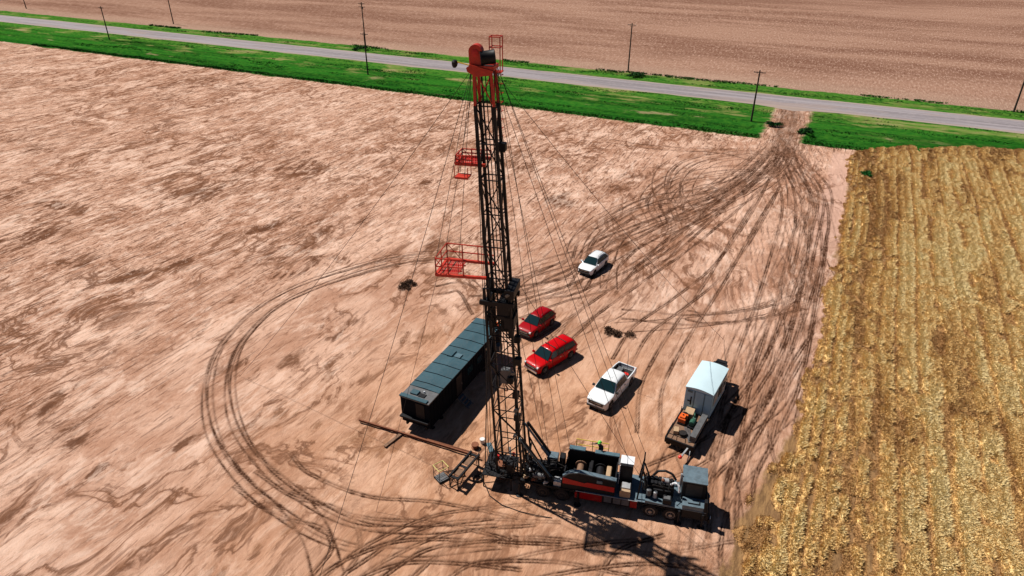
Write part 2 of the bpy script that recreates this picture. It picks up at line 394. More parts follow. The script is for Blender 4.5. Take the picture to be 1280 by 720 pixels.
# --- bare soil
warp = q.noise(q.mapping(oc, (.12, .12, 1)), 1, 3, .5, 0, 'Color')
wv = q.n('ShaderNodeVectorMath', operation='MULTIPLY_ADD'); q.l(warp, wv.inputs[0]); wv.inputs[1].default_value = (3, 6, 0); q.l(oc, wv.inputs[2]); wo = wv.outputs[0]
A = q.noise(q.mapping(wo, (.17, .10, 1)), 1, 7, .62)
B = q.noise(q.mapping(wo, (1.25, .42, 1)), 1, 8, .72)
C = q.noise(q.mapping(oc, (4.2, 1.9, 1), (3, 1, 0)), 1, 6, .72)
D = q.noise(q.mapping(wo, (.42, .2, 1), (40, 9, 0)), 1, 9, .72, .5)
E_ = q.noise(q.mapping(wo, (2.2, .6, 1), (11, 2, 0)), 1, 7, .75, .8)
Fn = q.noise(q.mapping(oc, (9, 9, 1)), 1, 5, .7)
G_ = q.noise(q.mapping(oc, (3.8, .24, 1), (21, 4, 0)), 1, 3, .6, .4)
blt = q.attr('blot')
A2 = q.noise(q.mapping(wo, (.55, .26, 1), (60, 3, 0)), 1, 8, .72, .3)
H_ = q.noise(q.mapping(oc, (2.6, 1.5, 1), (9, 31, 0)), 1, 5, .75)
X = q.sep(oc)
calm = q.math('MULTIPLY', q.step(q.math('ADD', X[1], q.math('MULTIPLY', A, 50)), 118, 72), q.step(q.math('ADD', X[0], q.math('MULTIPLY', A, 30)), -62, -26))
fan_ = q.math('MULTIPLY', q.step(X[0], -34, -20), q.step(X[1], 134, 118))
calm = q.math('MAXIMUM', calm, q.math('MULTIPLY', fan_, .9))
rough_ = q.math('MULTIPLY_ADD', calm, -.80, 1.0); rough2 = q.math('MULTIPLY_ADD', calm, -.45, 1.0)
soil = q.mix(q.step(A, .40, .60), (.45, .275, .20), (.62, .43, .34))
soil = q.mix(q.math('MULTIPLY', q.step(A2, .49, .36), q.math('MULTIPLY', rough_, .75)), soil, (.27, .14, .085))
soil = q.mix(q.math('MULTIPLY', q.step(A2, .53, .66), q.math('MULTIPLY', rough2, .6)), soil, (.76, .59, .50))
soil = q.mix(q.math('MULTIPLY', q.step(B, .52, .64), q.math('MULTIPLY', rough_, .75)), soil, (.76, .59, .50))
soil = q.mix(q.math('MULTIPLY', q.step(B, .47, .37), q.math('MULTIPLY', rough_, .75)), soil, (.23, .12, .075))
Eb = q.math('ADD', q.math('MULTIPLY_ADD', blt, -.20, E_), q.math('MULTIPLY', calm, .045))
soil = q.mix(q.math('MULTIPLY', q.step(Eb, .47, .36), q.math('MULTIPLY', rough2, .85)), soil, (.16, .078, .045))
soil = q.mix(q.math('MULTIPLY', q.step(q.math('MULTIPLY_ADD', blt, -.17, A2), .40, .30), .85), soil, (.12, .055, .032))
soil = q.mix(q.math('MULTIPLY', q.step(G_, .43, .38), q.math('MULTIPLY', rough2, .85)), soil, (.10, .048, .03))
soil = q.mix(q.math('MULTIPLY', q.step(C, .44, .37), q.math('MULTIPLY', rough_, .85)), soil, (.09, .043, .027))
soil = q.mix(q.math('MULTIPLY', q.step(H_, .57, .64), q.math('MULTIPLY', rough_, .5)), soil, (.82, .66, .56))
soil = q.mix(q.math('MULTIPLY', q.step(H_, .43, .37), q.math('MULTIPLY', rough_, .6)), soil, (.13, .065, .04))
# warmer, barer soil round the rig
vd = q.n('ShaderNodeVectorMath', operation='DISTANCE'); q.l(q.mapping(oc, (1, .9, 0)), vd.inputs[0]); vd.inputs[1].default_value = (-16, 31, 0)
near = q.step(q.math('ADD', vd.outputs['Value'], q.math('MULTIPLY', A, 16)), 40, 10)
soil = q.mix(q.math('MULTIPLY', near, .72), soil, q.mix(q.step(B, .40, .60), (.47, .26, .15), (.64, .40, .26)))
# pale smooth lane next to the wheat
lane = q.math('MULTIPLY', q.math('MULTIPLY', q.step(q.math('ADD', X[0], q.math('MULTIPLY', A, .8)), -.6, .2), q.step(X[0], 3.2, 2.4)), q.math('MULTIPLY', q.step(X[1], 78, 92), q.step(X[1], 131, 127)))
soil = q.mix(q.math('MULTIPLY', lane, .85), soil, (.56, .385, .32))
RN = q.noise(q.mapping(wo, (.16, .085, 1), (17, 71, 0)), 1, 7, .60, 1.2)
RW = q.math('ABSOLUTE', q.math('SUBTRACT', RN, .5))
pm_ = q.noise(q.mapping(oc, (.05, .03, 1), (2, 9, 0)), 1, 3, .5)
line = q.math('MULTIPLY', q.step(RW, .035, .0), q.step(q.math('ADD', pm_, q.math('MULTIPLY', B, .35)), .62, .74))
side = q.math('MULTIPLY', q.math('MULTIPLY', q.step(RN, .56, .50), q.step(RN, .499, .503)), q.step(q.math('ADD', pm_, q.math('MULTIPLY', E_, .4)), .66, .76))
soil = q.mix(q.math('MULTIPLY', side, .55), soil, (.30, .155, .09))
soil = q.mix(q.math('MULTIPLY', line, .75), soil, (.13, .06, .035))
bleach = q.math('MULTIPLY', q.math('MULTIPLY', q.step(RN, .46, .40), q.step(B, .42, .56)), q.math('MULTIPLY_ADD', near, -.38, .42))
soil = q.mix(bleach, soil, (.80, .64, .55))
soil = q.mix(1.0, soil, (1.03, .93, .86), 'MULTIPLY')
soil = q.mix(q.math('MULTIPLY', q.attr('smear'), q.step(q.math('ADD', E_, A2), 1.16, .80)), soil, (.27, .13, .075))
rt = q.math('MULTIPLY', q.attr('rut'), q.math('MULTIPLY_ADD', q.math('ADD', C, B), 1.9, -.95))
rt.node.use_clamp = True
soil = q.mix(rt, soil, (.064, .028, .016))
# --- far field
fa = q.noise(q.mapping(oc, (.012, .05, 1), (7, 0, 0)), 1, 6, .65)
fb = q.noise(q.mapping(oc, (2.1, .42, 1)), 1, 5, .8)
fc = q.noise(q.mapping(oc, (.35, .08, 1)), 1, 5, .7)
fs = q.mix(q.step(fa, .38, .62), (.20, .105, .074), (.33, .20, .148))
fs = q.mix(q.math('MULTIPLY', q.step(fc, .5, .7), .15), fs, (.36, .24, .19))
fs = q.mix(q.math('MULTIPLY', q.step(fb, .52, .62), .75), fs, (.52, .37, .30))
fs = q.mix(q.math('MULTIPLY', q.step(fb, .46, .36), .6), fs, (.10, .05, .035))
edge = q.math('MULTIPLY', q.step(X[1], 190, 178), .5)
fs = q.mix(1.0, fs, (1.0, .95, .90), 'MULTIPLY')
fs = q.mix(edge, fs, q.mix(q.step(C, .4, .6), (.30, .17, .11), (.55, .41, .32)))
wob = q.math('MULTIPLY', q.math('SUBTRACT', q.noise(q.mapping(oc, (.12, .3, 1)), 1, 6, .7), .5), 4.5)
vv = q.math('ADD', X[1], wob)
farm = q.step(vv, 174.6, 175.4)
col = q.mix(farm, soil, fs)
# --- wheat ground
wa = q.noise(q.mapping(oc, (3.2, .5, 1)), 1, 6, .7); wb = q.noise(q.mapping(oc, (.25, .1, 1), (5, 5, 0)), 1, 4, .6)
wsoil = q.mix(q.step(wa, .35, .65), (.16, .09, .045), (.34, .20, .09))
wsoil = q.mix(q.math('MULTIPLY', q.step(wb, .45, .6), .5), wsoil, (.30, .17, .08))
wedge = q.math('ADD', X[0], q.math('MULTIPLY', q.math('SUBTRACT', q.noise(q.mapping(oc, (.5, .25, 1)), 1, 5, .7), .5), 3))
spread = q.math('MULTIPLY', q.step(X[1], 60, 28), 4.0)
wm = q.math('MULTIPLY', q.step(q.math('ADD', wedge, spread), 2.3, 3.0), q.step(q.math('ADD', vv, q.math('MULTIPLY', q.step(X[0], 34, 4), 12)), 145.5, 144.6))
col = q.mix(wm, col, wsoil)
# --- verge grass
ga = q.noise(q.mapping(oc, (.018, .40, 1)), 1, 5, .6); gb = q.noise(q.mapping(oc, (.9, 1.6, 1)), 1, 6, .7); gc = q.noise(q.mapping(oc, (.07, .22, 1), (3, 8, 0)), 1, 6, .65)
gr = q.mix(q.step(ga, .36, .62), (.008, .055, .007), (.022, .14, .014))
gr = q.mix(q.math('MULTIPLY', q.step(gb, .4, .7), .5), gr, (.075, .20, .02))
gr = q.mix(q.math('MULTIPLY', q.step(gb, .5, .3), .5), gr, (.008, .045, .008))
gr = q.mix(q.math('MULTIPLY', q.step(gc, .52, .60), q.math('MULTIPLY', q.step(X[1], 140, 149), .75)), gr, (.22, .22, .07))
gr = q.mix(q.math('MULTIPLY', q.step(gc, .60, .66), .6), gr, (.38, .27, .16))
low = q.math('ADD', q.math('MULTIPLY', q.step(X[0], 2, 28), 12), 131.5)
band = q.math('SUBTRACT', q.math('ADD', X[1], q.math('MULTIPLY', wob, 1.2)), low)
gr = q.mix(q.math('MULTIPLY', q.math('MULTIPLY', q.step(band, 11, 2), q.step(X[1], 158, 152)), .75), gr, q.mix(q.step(gb, .35, .65), (.006, .045, .005), (.012, .11, .010)))
gr = q.mix(q.math('MULTIPLY', q.math('MULTIPLY', q.step(X[1], 148, 153), q.step(gb, .40, .55)), .55), gr, (.10, .22, .03))
g0 = q.step(q.math('SUBTRACT', vv, low), -.4, .5); g1 = q.step(vv, 175.6, 174.8)
gate = q.step(q.math('ABSOLUTE', q.math('ADD', q.math('ADD', X[0], 10), q.math('MULTIPLY', wob, .8))), 3.0, 4.2)
gate = q.math('MAXIMUM', gate, q.step(X[1], 156, 157))
gm = q.math('MULTIPLY', q.math('MULTIPLY', g0, g1), gate)
col = q.mix(gm, col, gr)
q.l(col, q.b.inputs['Base Color']); q.b.inputs['Roughness'].default_value = 1; q.b.inputs['Specular IOR Level'].default_value = .0
hh = q.math('ADD', q.math('MULTIPLY', B, .22), q.math('ADD', q.math('MULTIPLY', C, .4), q.math('MULTIPLY', Fn, .3)))
q.bump(hh, 1.0, .20)
me.materials.append(q.m)

# ------------------------------------------------------------------ road
us = np.concatenate([-np.geomspace(3000, 260, 15), np.arange(-250, 150, 4.0), np.geomspace(155, 2500, 12)])
mb = MB(); secs = []
for u in us:
    e0 = 156.0 + .5 * math.sin(u * .13) * random.random(); e1 = 165.9 + .4 * random.random(); e0 -= 1.6 * math.exp(-((u + 10) / 4) ** 2)
    secs.append([(u, e0 - .5, .10), (u, e0, .30), (u, 158.5, .40), (u, 161, .46), (u, 163.5, .40), (u, e1, .30), (u, e1 + .5, .10)])
n = 7; vs = [p for c in secs for p in c]
mb.add(vs, [(k * n + i, (k + 1) * n + i, (k + 1) * n + i + 1, k * n + i + 1) for k in range(len(secs) - 1) for i in range(n - 1)])
q = NT('worn_asphalt'); oc = q.coord(); X = q.sep(oc)
a = q.noise(q.mapping(oc, (.03, .9, 1)), 1, 5, .6); b = q.noise(q.mapping(oc, (1.2, 1.2, 1)), 1, 6, .7); c3 = q.noise(q.mapping(oc, (.05, .2, 1)), 1, 4, .6)
c = q.mix(q.step(a, .35, .65), (.20, .175, .185), (.31, .275, .29))
c = q.mix(q.math('MULTIPLY', q.step(b, .45, .7), .35), c, (.40, .35, .35))
c = q.mix(q.math('MULTIPLY', q.step(c3, .55, .7), .5), c, (.33, .24, .20))
sh = q.math('MAXIMUM', q.step(q.math('ADD', X[1], b), 157.9, 156.6), q.step(q.math('ADD', X[1], b), 165.0, 166.2))
c = q.mix(q.math('MULTIPLY', sh, .7), c, (.36, .27, .22))
q.l(c, q.b.inputs['Base Color']); q.b.inputs['Roughness'].default_value = .9; q.bump(b, .3, .03)
road = mb.build('road', q.m); road.rotation_euler = (0, 0, PHI); road['kind'] = 'structure'
for p in road.data.polygons: p.use_smooth = True

# ------------------------------------------------------------------ wheat and grass as ground cover
def blade_mesh(name, bu, bv, bz, h, nb, wid, spread, tone, material, label=None):
    n = len(bu); T = n * nb
    ang = rng.random(T) * 2 * PI; lean = spread * (.35 + rng.random(T)); hh = np.repeat(h, nb) * (.65 + .5 * rng.random(T))
    ox = np.repeat(bu, nb) + rng.normal(0, .07, T); oy = np.repeat(bv, nb) + rng.normal(0, .15, T); oz = np.repeat(bz, nb) - .03
    w2 = wid * (.6 + .8 * rng.random(T)) / 2; px = -np.sin(ang + .7) * w2; py = np.cos(ang + .7) * w2
    tx = ox + np.cos(ang) * lean * hh; ty = oy + np.sin(ang) * lean * hh
    P = np.empty((T, 4, 3), np.float32)
    P[:, 0] = np.stack([ox - px * .7, oy - py * .7, oz], 1); P[:, 1] = np.stack([ox + px * .7, oy + py * .7, oz], 1)
    mz = oz + hh * .82; kx = .62
    P[:, 2] = np.stack([ox + (tx - ox) * kx + px, oy + (ty - oy) * kx + py, mz], 1)
    P[:, 3] = np.stack([tx - px * .6, ty - py * .6, oz + hh], 1)
    me = bpy.data.meshes.new(name)
    me.vertices.add(T * 4); me.vertices.foreach_set('co', P.ravel())
    li = np.arange(T * 4, dtype=np.int32)
    me.loops.add(T * 4); me.loops.foreach_set('vertex_index', li)
    me.polygons.add(T); me.polygons.foreach_set('loop_start', np.arange(0, T * 4, 4, dtype=np.int32)); me.polygons.foreach_set('loop_total', np.full(T, 4, np.int32))
    me.update(calc_edges=True)
    a = me.attributes.new('tone', 'FLOAT', 'POINT'); a.data.foreach_set('value', np.repeat(np.repeat(tone, nb) + rng.normal(0, .12, T), 4).astype(np.float32))
    me.materials.append(material)
    o = bpy.data.objects.new(name, me); COL.objects.link(o); o.rotation_euler = (0, 0, PHI); o['kind'] = 'stuff'
    if label: o['label'] = label
    return o
def foliage_mat(name, c0, c1, c2):
    q = NT(name); t = q.attr('tone')
    c = q.mix(q.step(t, .1, .5), c0, c1); c = q.mix(q.step(t, .5, 1.0), c, c2)
    q.l(c, q.b.inputs['Base Color']); q.b.inputs['Roughness'].default_value = .8; q.b.inputs['Specular IOR Level'].default_value = .15
    return q.m
WM = foliage_mat('ripe_wheat', (.44, .24, .095), (.93, .60, .24), (.98, .77, .39))
_t = WM.node_tree; _b = _t.nodes['Principled BSDF']; _tr = _t.nodes.new('ShaderNodeBsdfTranslucent'); _mx = _t.nodes.new('ShaderNodeMixShader'); _mx.inputs[0].default_value = .12
_t.links.new(_b.inputs['Base Color'].links[0].from_socket, _tr.inputs[0]); _t.links.new(_b.outputs[0], _mx.inputs[1]); _t.links.new(_tr.outputs[0], _mx.inputs[2]); _t.links.new(_mx.outputs[0], _t.nodes['Material Output'].inputs[0])
def wheat_h(u, v):
    edge = 2.2 + 1.2 * (vnoise(u, v, 2.5, 5, 81) - .5) + .8 * (vnoise(u, v, .7, 1.1, 80) - .5) - 4.6 * sst(-v, -58, -26) * vnoise(u, v, 1.2, 1.5, 86)
    top = 131 + 9 * sst(u, 2, 10) + 5 * sst(u, 10, 28) + 1.5 * (vnoise(u, v, 2.5, 2, 95) - .5)
    cover = sst(u - edge, -.1, 1.0) * sst(top - v, -.1, .9)
    big = fbm(u, v, 3.0, 9.0, 82); lump = .45 * vnoise(u, v, .34, .5, 83) + .55 * vnoise(u, v, .9, 1.3, 84)
    ww = u + .55 * vnoise(u, v, 3, 9, 85) + .12 * vnoise(u, v, .8, 1.6, 98)
    row = (.5 + .5 * np.cos(2 * PI * ww / .92)) ** .8
    left = sst(-u, -11, -5); amp = .20 + .62 * left
    amp = amp * (.55 + .6 * fbm(u, v, 5, 12, 90, 2))
    lane = np.full(u.shape, 9.0)
    for lc, lw in ((4.1, .22), (6.4, .25), (8.2, .25), (9.7, .22), (11.7, .28), (13.4, .42), (15.6, .2), (17.5, .36), (19.6, .28), (22.8, .36), (25.4, .28), (28.3, .36), (31, .28)):
        lane = np.minimum(lane, np.abs(ww - lc) / lw + 1.2 * sst(vnoise(u, v, 5, 4, int(lc * 10)), .55, .75))
    lane = .30 + .70 * sst(lane, .2, 1.9)
    hole = .18 + .82 * sst(vnoise(u, v, .55, .95, 87) + .55 * (big - .5) - .14 * left, .10, .34)
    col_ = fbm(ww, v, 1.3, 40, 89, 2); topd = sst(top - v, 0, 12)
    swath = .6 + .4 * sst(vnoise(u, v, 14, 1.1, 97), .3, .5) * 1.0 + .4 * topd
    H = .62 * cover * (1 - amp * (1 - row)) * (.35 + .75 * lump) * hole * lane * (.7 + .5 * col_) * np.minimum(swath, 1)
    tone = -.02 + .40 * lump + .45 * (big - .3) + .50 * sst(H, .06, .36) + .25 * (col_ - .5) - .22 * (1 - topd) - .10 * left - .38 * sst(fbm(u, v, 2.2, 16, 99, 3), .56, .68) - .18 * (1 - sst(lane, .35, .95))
    return H, tone
def wheat_pts(n, u0, u1, v0, v1):
    u = rng.uniform(u0, u1, n); v = rng.uniform(v0, v1, n); H, tone = wheat_h(u, v)
    k = (H > .03) & (rng.random(n) < .35 + 2.2 * H)
    return u[k], v[k], H[k], tone[k]
a1 = wheat_pts(300000, -3, 34, 22, 147); a2 = wheat_pts(60000, 34, 80, 22, 147)
bu, bv, bh, bt = [np.concatenate([p, r_]) for p, r_ in zip(a1, a2)]
wheat = blade_mesh('wheat', bu, bv, zg(bu, bv) + bh * .55, .10 + .38 * bh, 11, .042, .8, bt, WM)
# the closed canopy between the stalks, part of the same crop
cu_ = np.concatenate([np.arange(-3, 34, .13), np.arange(34, 82, .5)]); cv_ = np.arange(22, 148, .15)
CU_, CV_ = np.meshgrid(cu_, cv_, indexing='ij'); CH, CT = wheat_h(CU_, CV_)
CZ = zg(CU_, CV_) + np.where(CH > .03, CH * .72, -.12) + rng.normal(0, .015, CH.shape)
CT = CT - .05 + rng.normal(0, .12, CH.shape)
n1, n2 = CU_.shape; ix = np.arange(n1 * n2).reshape(n1, n2); qd2 = np.stack([ix[:-1, :-1], ix[1:, :-1], ix[1:, 1:], ix[:-1, 1:]], -1).reshape(-1, 4)
keep = CH.ravel()[qd2].max(1) > .03; qd2 = qd2[keep]
me2 = bpy.data.meshes.new('wheat'); m0 = wheat.data; nb0 = len(m0.vertices)
c0_ = np.empty(nb0 * 3, np.float32); m0.vertices.foreach_get('co', c0_); t0_ = np.empty(nb0, np.float32); m0.attributes['tone'].data.foreach_get('value', t0_)
c1_ = np.concatenate([c0_.reshape(-1, 3), np.stack([CU_.ravel(), CV_.ravel(), CZ.ravel()], 1)]).astype(np.float32)
f_all = np.concatenate([np.arange(nb0).reshape(-1, 4), qd2 + nb0]).astype(np.int32)
me2.vertices.add(len(c1_)); me2.vertices.foreach_set('co', c1_.ravel()); me2.loops.add(f_all.size); me2.loops.foreach_set('vertex_index', f_all.ravel())
me2.polygons.add(len(f_all)); me2.polygons.foreach_set('loop_start', np.arange(0, f_all.size, 4, dtype=np.int32)); me2.polygons.foreach_set('loop_total', np.full(len(f_all), 4, np.int32)); me2.update(calc_edges=True)
at_ = me2.attributes.new('tone', 'FLOAT', 'POINT'); at_.data.foreach_set('value', np.concatenate([t0_, CT.ravel()]).astype(np.float32)); me2.materials.append(WM); wheat.data = me2; bpy.data.meshes.remove(m0)
wheat['label'] = 'ripe golden wheat standing in rows right of the dirt'
GM = foliage_mat('verge_grass', (.008, .045, .006), (.024, .13, .012), (.10, .22, .035))
n = 60000
gu_, gv_ = rng.uniform(-230, 60, n), rng.uniform(130.5, 176, n)
top = 131 + 10 * sst(gu_, 2, 10) + 4 * sst(gu_, 10, 28)
k = ((gv_ < 155.3) | (gv_ > 166.8)) & ((np.abs(gu_ + 10) > 3.9) | (gv_ > 160)) & (gv_ > top + .5) & (vnoise(gu_, gv_, 9, 1.2, 91) > .62 - .5 * (np.abs(gv_ - 132.5) < 1.2))
gu_, gv_ = gu_[k], gv_[k]
gh = .05 + .18 * vnoise(gu_, gv_, 3, 1.5, 92) ** 2 + .35 * (np.exp(-((gv_ - 132.5) / 1.0) ** 2) + np.exp(-((gv_ - 175) / 1.2) ** 2))
gt = .15 + .5 * vnoise(gu_, gv_, 14, 2, 93) + .2 * rng.random(len(gu_))
grass = blade_mesh('grass', gu_, gv_, zg(gu_, gv_), gh, 7, .10, .8, gt, GM)
grass['label'] = 'bright green grass growing on both verges of the road'

# ------------------------------------------------------------------ shrubs, weeds and brush
def bush(name, label, cat, x, y, r, h, n, material, tone=.4, group=None, width=.09, stem=True):
    t = thing(name, label, cat, (x, y, zxy(x, y) - .02), 0, group)
    rr = np.random.default_rng(int(abs(x * 31 + y * 17)) + 3)
    V_, F_, T_ = [], [], []
    lob = [(rr.normal(0, r * .45), rr.normal(0, r * .45), h * rr.uniform(.35, .7), r * rr.uniform(.35, .6)) for _ in range(6)]
    for i in range(n):
        lx, ly, lz, lr = lob[rr.integers(0, 6)]; d = rr.normal(0, 1, 3); d /= np.linalg.norm(d); d *= lr * rr.random() ** .4
        c = np.array([lx + d[0], ly + d[1], max(.03, lz + d[2] * h / (2 * r + .01))]); a = rr.normal(0, 1, 3); b = rr.normal(0, 1, 3)
        a *= width / np.linalg.norm(a); b *= width * 1.6 / np.linalg.norm(b); o = len(V_)
        V_ += [c - a * .5, c + b * .5, c + a * .5, c - b * .5]; F_.append((o, o + 1, o + 2, o + 3)); T_ += [tone + rr.normal(0, .2)] * 4
    me = bpy.data.meshes.new('foliage'); me.from_pydata([tuple(v) for v in V_], [], F_)
    a = me.attributes.new('tone', 'FLOAT', 'POINT'); a.data.foreach_set('value', np.array(T_, np.float32)); me.materials.append(material)
    f = bpy.data.objects.new('foliage', me); COL.objects.link(f); f.parent = t
    mb = MB()
    for lx, ly, lz, lr in lob: mb.tube((lx * .1, ly * .1, 0), (lx, ly, lz), .02, 5, .008)
    mb.build('stem', 'brown', t); return t
DB = foliage_mat('dead_brush', (.035, .018, .010), (.09, .045, .028), (.20, .12, .07))
LG = foliage_mat('weed_leaf', (.01, .07, .015), (.02, .16, .03), (.06, .28, .05))
DG = foliage_mat('shrub_leaf', (.006, .035, .008), (.015, .08, .012), (.04, .16, .02))
for (px, py, r, nn, lab) in ((508, 358, .95, 900, 'low dark heap of dead brush left of the trailer house, below the red board'), (768, 416, 1.1, 1000, 'low dark heap of dead brush behind the white pickup')):
    x, y = at(px, py); bush('brush_heap', lab, 'brush heap', x, y, r, .35, nn, DB, .35, 'heaps of dead brush on the dirt', .12)
x, y = at(1082, 219); bush('green_weed', 'small bright green weed at the upper edge of the wheat', 'weed', x, y, 1.1, .7, 500, LG, .5, None, .22)
for i, (px, py, r, h, lab) in enumerate(((966, 158, 1.4, 1.2, 'dark bush on the left side of the dirt gateway'), (1008, 166, 1.5, .9, 'dark bush on the right side of the dirt gateway'),
        (448, 63, 2.2, 1.4, 'dark bush at the foot of the far pole left of the derrick'), (793, 96, 2.6, 1.3, 'dark bush at the foot of the far pole right of the derrick'))):
    x, y = at(px, py); bush('roadside_bush', lab, 'bush', x, y, r, h, 900, DG, .35, 'bushes along the road verges', .22)

# ------------------------------------------------------------------ utility poles
def utility_pole(px, py, h, label, arms=1, lean=(0, 0)):
    x, y = at(px, py); z = zxy(x, y); t = thing('utility_pole', label, 'utility pole', (x, y, z - .1), PHI + R(90), 'wooden utility poles along the road')
    t.rotation_euler = (lean[0], lean[1], PHI + R(90))
    MB().tube((0, 0, 0), (0, 0, h), .19, 10, .13).build('pole', 'wood_pole', t, True)
    for k in range(arms):
        zz = h - .45 - k * .9
        a = MB().box(-.06, .06, -1.1, 1.1, zz - .06, zz + .06)
        a.beam((.0, -.6, zz), (0, 0, zz - .6), .04); a.beam((0, .6, zz), (0, 0, zz - .6), .04)
        ar = a.build('crossarm', 'wood_pole', t)
        for yy in (-1.0, -.45, .45, 1.0): MB().rings((0, yy, zz + .06), (0, 0, 1), [(0, .03), (.04, .06), (.10, .06), (.14, .03)], 8).build('insulator', 'steel_grey', ar)
    MB().rings((.28, .0, h - 2.0), (0, 0, 1), [(0, .16), (.03, .18), (.6, .18), (.64, .1)], 10).build('transformer', 'steel_grey', t) if arms > 1 else None
    return t
utility_pole(137, 50, 10, 'dark utility pole on the near verge, leftmost of the poles seen whole', 1, (R(.5), 0))
utility_pole(460, 93, 10.3, 'dark utility pole on the near verge left of the derrick', 1)
utility_pole(939, 151, 10, 'dark utility pole on the near verge beside the dirt gateway', 1, (0, R(1.5)))
utility_pole(785, 90, 12, 'dark utility pole across the road right of the derrick', 1, (0, R(1)))
utility_pole(457, 57, 12.5, 'dark utility pole across the road left of the derrick, cut by the top edge', 2)
utility_pole(217, 30, 12.5, 'dark utility pole across the road in the upper left, cut by the top edge', 1)
utility_pole(33, 11, 12.5, 'utility pole in the top left corner, only its foot in view', 1)
utility_pole(1267, 140, 12, 'dark utility pole across the road at the right edge', 1, (0, R(2)))

# ------------------------------------------------------------------ vehicles
def lerp(a, b, t): return a + (b - a) * t
def pw(x, pts):
    if x <= pts[0][0]: return pts[0][1]
    for (a, b), (c, d) in zip(pts, pts[1:]):
        if x <= c: return lerp(b, d, (x - a) / (c - a))
    return pts[-1][1]
def wheel(parent, x, y, r, wdt):
    sg = 1 if y > 0 else -1
    tyre = MB().rings((0, -wdt / 2, 0), (0, 1, 0), [(0, r * .62), (0, r * .90), (.03, r), (wdt - .03, r), (wdt, r * .90), (wdt, r * .62)], 24).build('wheel', 'rubber', parent, True, (x, y, r))
    m = MB(); f = sg * (wdt / 2 + .006)
    m.rings((0, f - sg * .03, 0), (0, sg, 0), [(0, r * .60), (.02, r * .60), (.03, r * .54), (.012, r * .50)], 20)
    for k in range(5):
        a = 2 * PI * k / 5; m.beam((0, f, 0), (r * .52 * math.cos(a), f, r * .52 * math.sin(a)), .05, .07)
    m.rings((0, f - sg * .02, 0), (0, sg, 0), [(0, .08), (.04, .06)], 10)
    m.build('rim', 'rim', tyre)
def car(name, label, x, y, head, paint, L, W, H, hood, belt, xs, wr, wheels, wrad, kind='suv', tint='glass', rails=False, cat='suv'):
    """xs: windshield base, windshield top, roof rear, rear base (x along length, front = +L/2)"""
    t = thing(name, label, cat, (x, y, zxy(x, y) - .02), head)
    hw = W / 2; f = L / 2; x0, x1, x2, x3 = xs; pickup = kind == 'pickup'
    def half(xx):
        e = min(f - xx, xx + f); k = 1 - .16 * math.exp(-e / .12) - .12 * math.exp(-e / .45); return hw * k
    def zlo(xx):
        z = pw(xx, [(-f, .42), (-f + .5, .30), (f - .6, .28), (f, .36)])
        for wx in wheels:
            d = abs(xx - wx); ar = wrad * 1.20
            if d < ar: z = max(z, wrad + math.sqrt(ar * ar - d * d) * .98)
        return z
    top = [(-f, belt - .22), (-f + .06, belt - .03), (-f + .2, belt), (x0 - .1, belt), (x0 + .1, belt - .02), (f - .75, hood), (f - .35, hood - .07), (f - .14, hood - .16), (f - .04, hood - .27), (f, hood - .42)]
    st = sorted(set([round(v, 3) for v in list(np.linspace(-f, f, 61)) + [-f + .06, f - .06, f - .2] + [wx + d * wrad * 1.2 for wx in wheels for d in (-1, -.97, -.8, .8, .97, 1)]]))
    xbed = x3 - .05
    secs = []
    for xx in st:
        w_ = half(xx); zl = zlo(xx); zt = pw(xx, top)
        if pickup and xx < xbed - .02:
            zt = belt + .02
            y_in = w_ - .13; fl = .78
            if xx < -f + .1: fl = zt - .03
            pr = [(w_ * .95, zl), (w_, lerp(zl, zt, .2)), (w_, lerp(zl, zt, .6)), (w_ * .985, zt - .04), (w_ * .96, zt), (y_in, zt), (y_in, fl), (0, fl)]
        else:
            mid = zt + (.035 if xx > x0 else .0)
            pr = [(w_ * .94, zl), (w_, lerp(zl, zt, .25)), (w_ * 1.005, lerp(zl, zt, .62)), (w_ * .975, lerp(zl, zt, .90)), (w_ * .93, zt - .005), (w_ * .75, lerp(zt, mid, .6)), (w_ * .4, mid), (0, mid)]
        secs.append([(xx, a, b) for a, b in pr] + [(xx, -a, b) for a, b in pr[-2::-1]])
    body = MB(); body.loft(secs); body.build('body', paint, t, 32)
    MB().box(-f + .25, f - .3, -hw * .8, hw * .8, .25, .55).build('underbody', 'dark_plastic', t)
    # cabin
    wb = hw * .93
    def wz(z): return lerp(wb, wr, max(0, min(1, (z - belt) / (H - belt))))
    roofp = [(x3, belt - .01), (lerp(x3, x2, .8), lerp(belt, H, .80)), (x2, H - .09), (lerp(x2, x1, .2), H - .03), (lerp(x2, x1, .5), H), (lerp(x2, x1, .8), H - .02), (x1, H - .07), (lerp(x1, x0, .2), lerp(H, belt, .2) - .03), (x0, belt - .03)]
    secs = []
    for xx in np.linspace(x3, x0, 36):
        zr = pw(xx, roofp); y1 = wz(zr); dz = min(.12, max(.004, (zr - belt) * .3))
        pr = [(wb - .002, belt - .06), (wz(max(belt, zr - dz)), max(belt - .03, zr - dz)), (y1 - .035, zr - dz * .42), (y1 - .13, zr - dz * .08), (y1 * .5, zr + .03), (0, zr + .04)]
        secs.append([(xx, a, b) for a, b in pr] + [(xx, -a, b) for a, b in pr[-2::-1]])
    cab = MB().loft(secs).build('cabin', paint, t, 35)
    off = .02
    def fr(tt, yy, s=1):   # point on the windshield plane
        z = lerp(belt, H - .07, tt); xx = lerp(x0, x1, tt); n = Vector((H - belt, 0, x0 - x1)).normalized() * (.035 + .02 * (1 - abs(yy)))
        return (xx + n.x, yy * (wz(z) - .06), z + n.z)
    m = MB()
    ys = [-1, -.5, 0, .5, 1]
    for a, b in zip(ys, ys[1:]): m.pane([fr(.05, a), fr(.05, b), fr(.93, b), fr(.93, a)], .012)
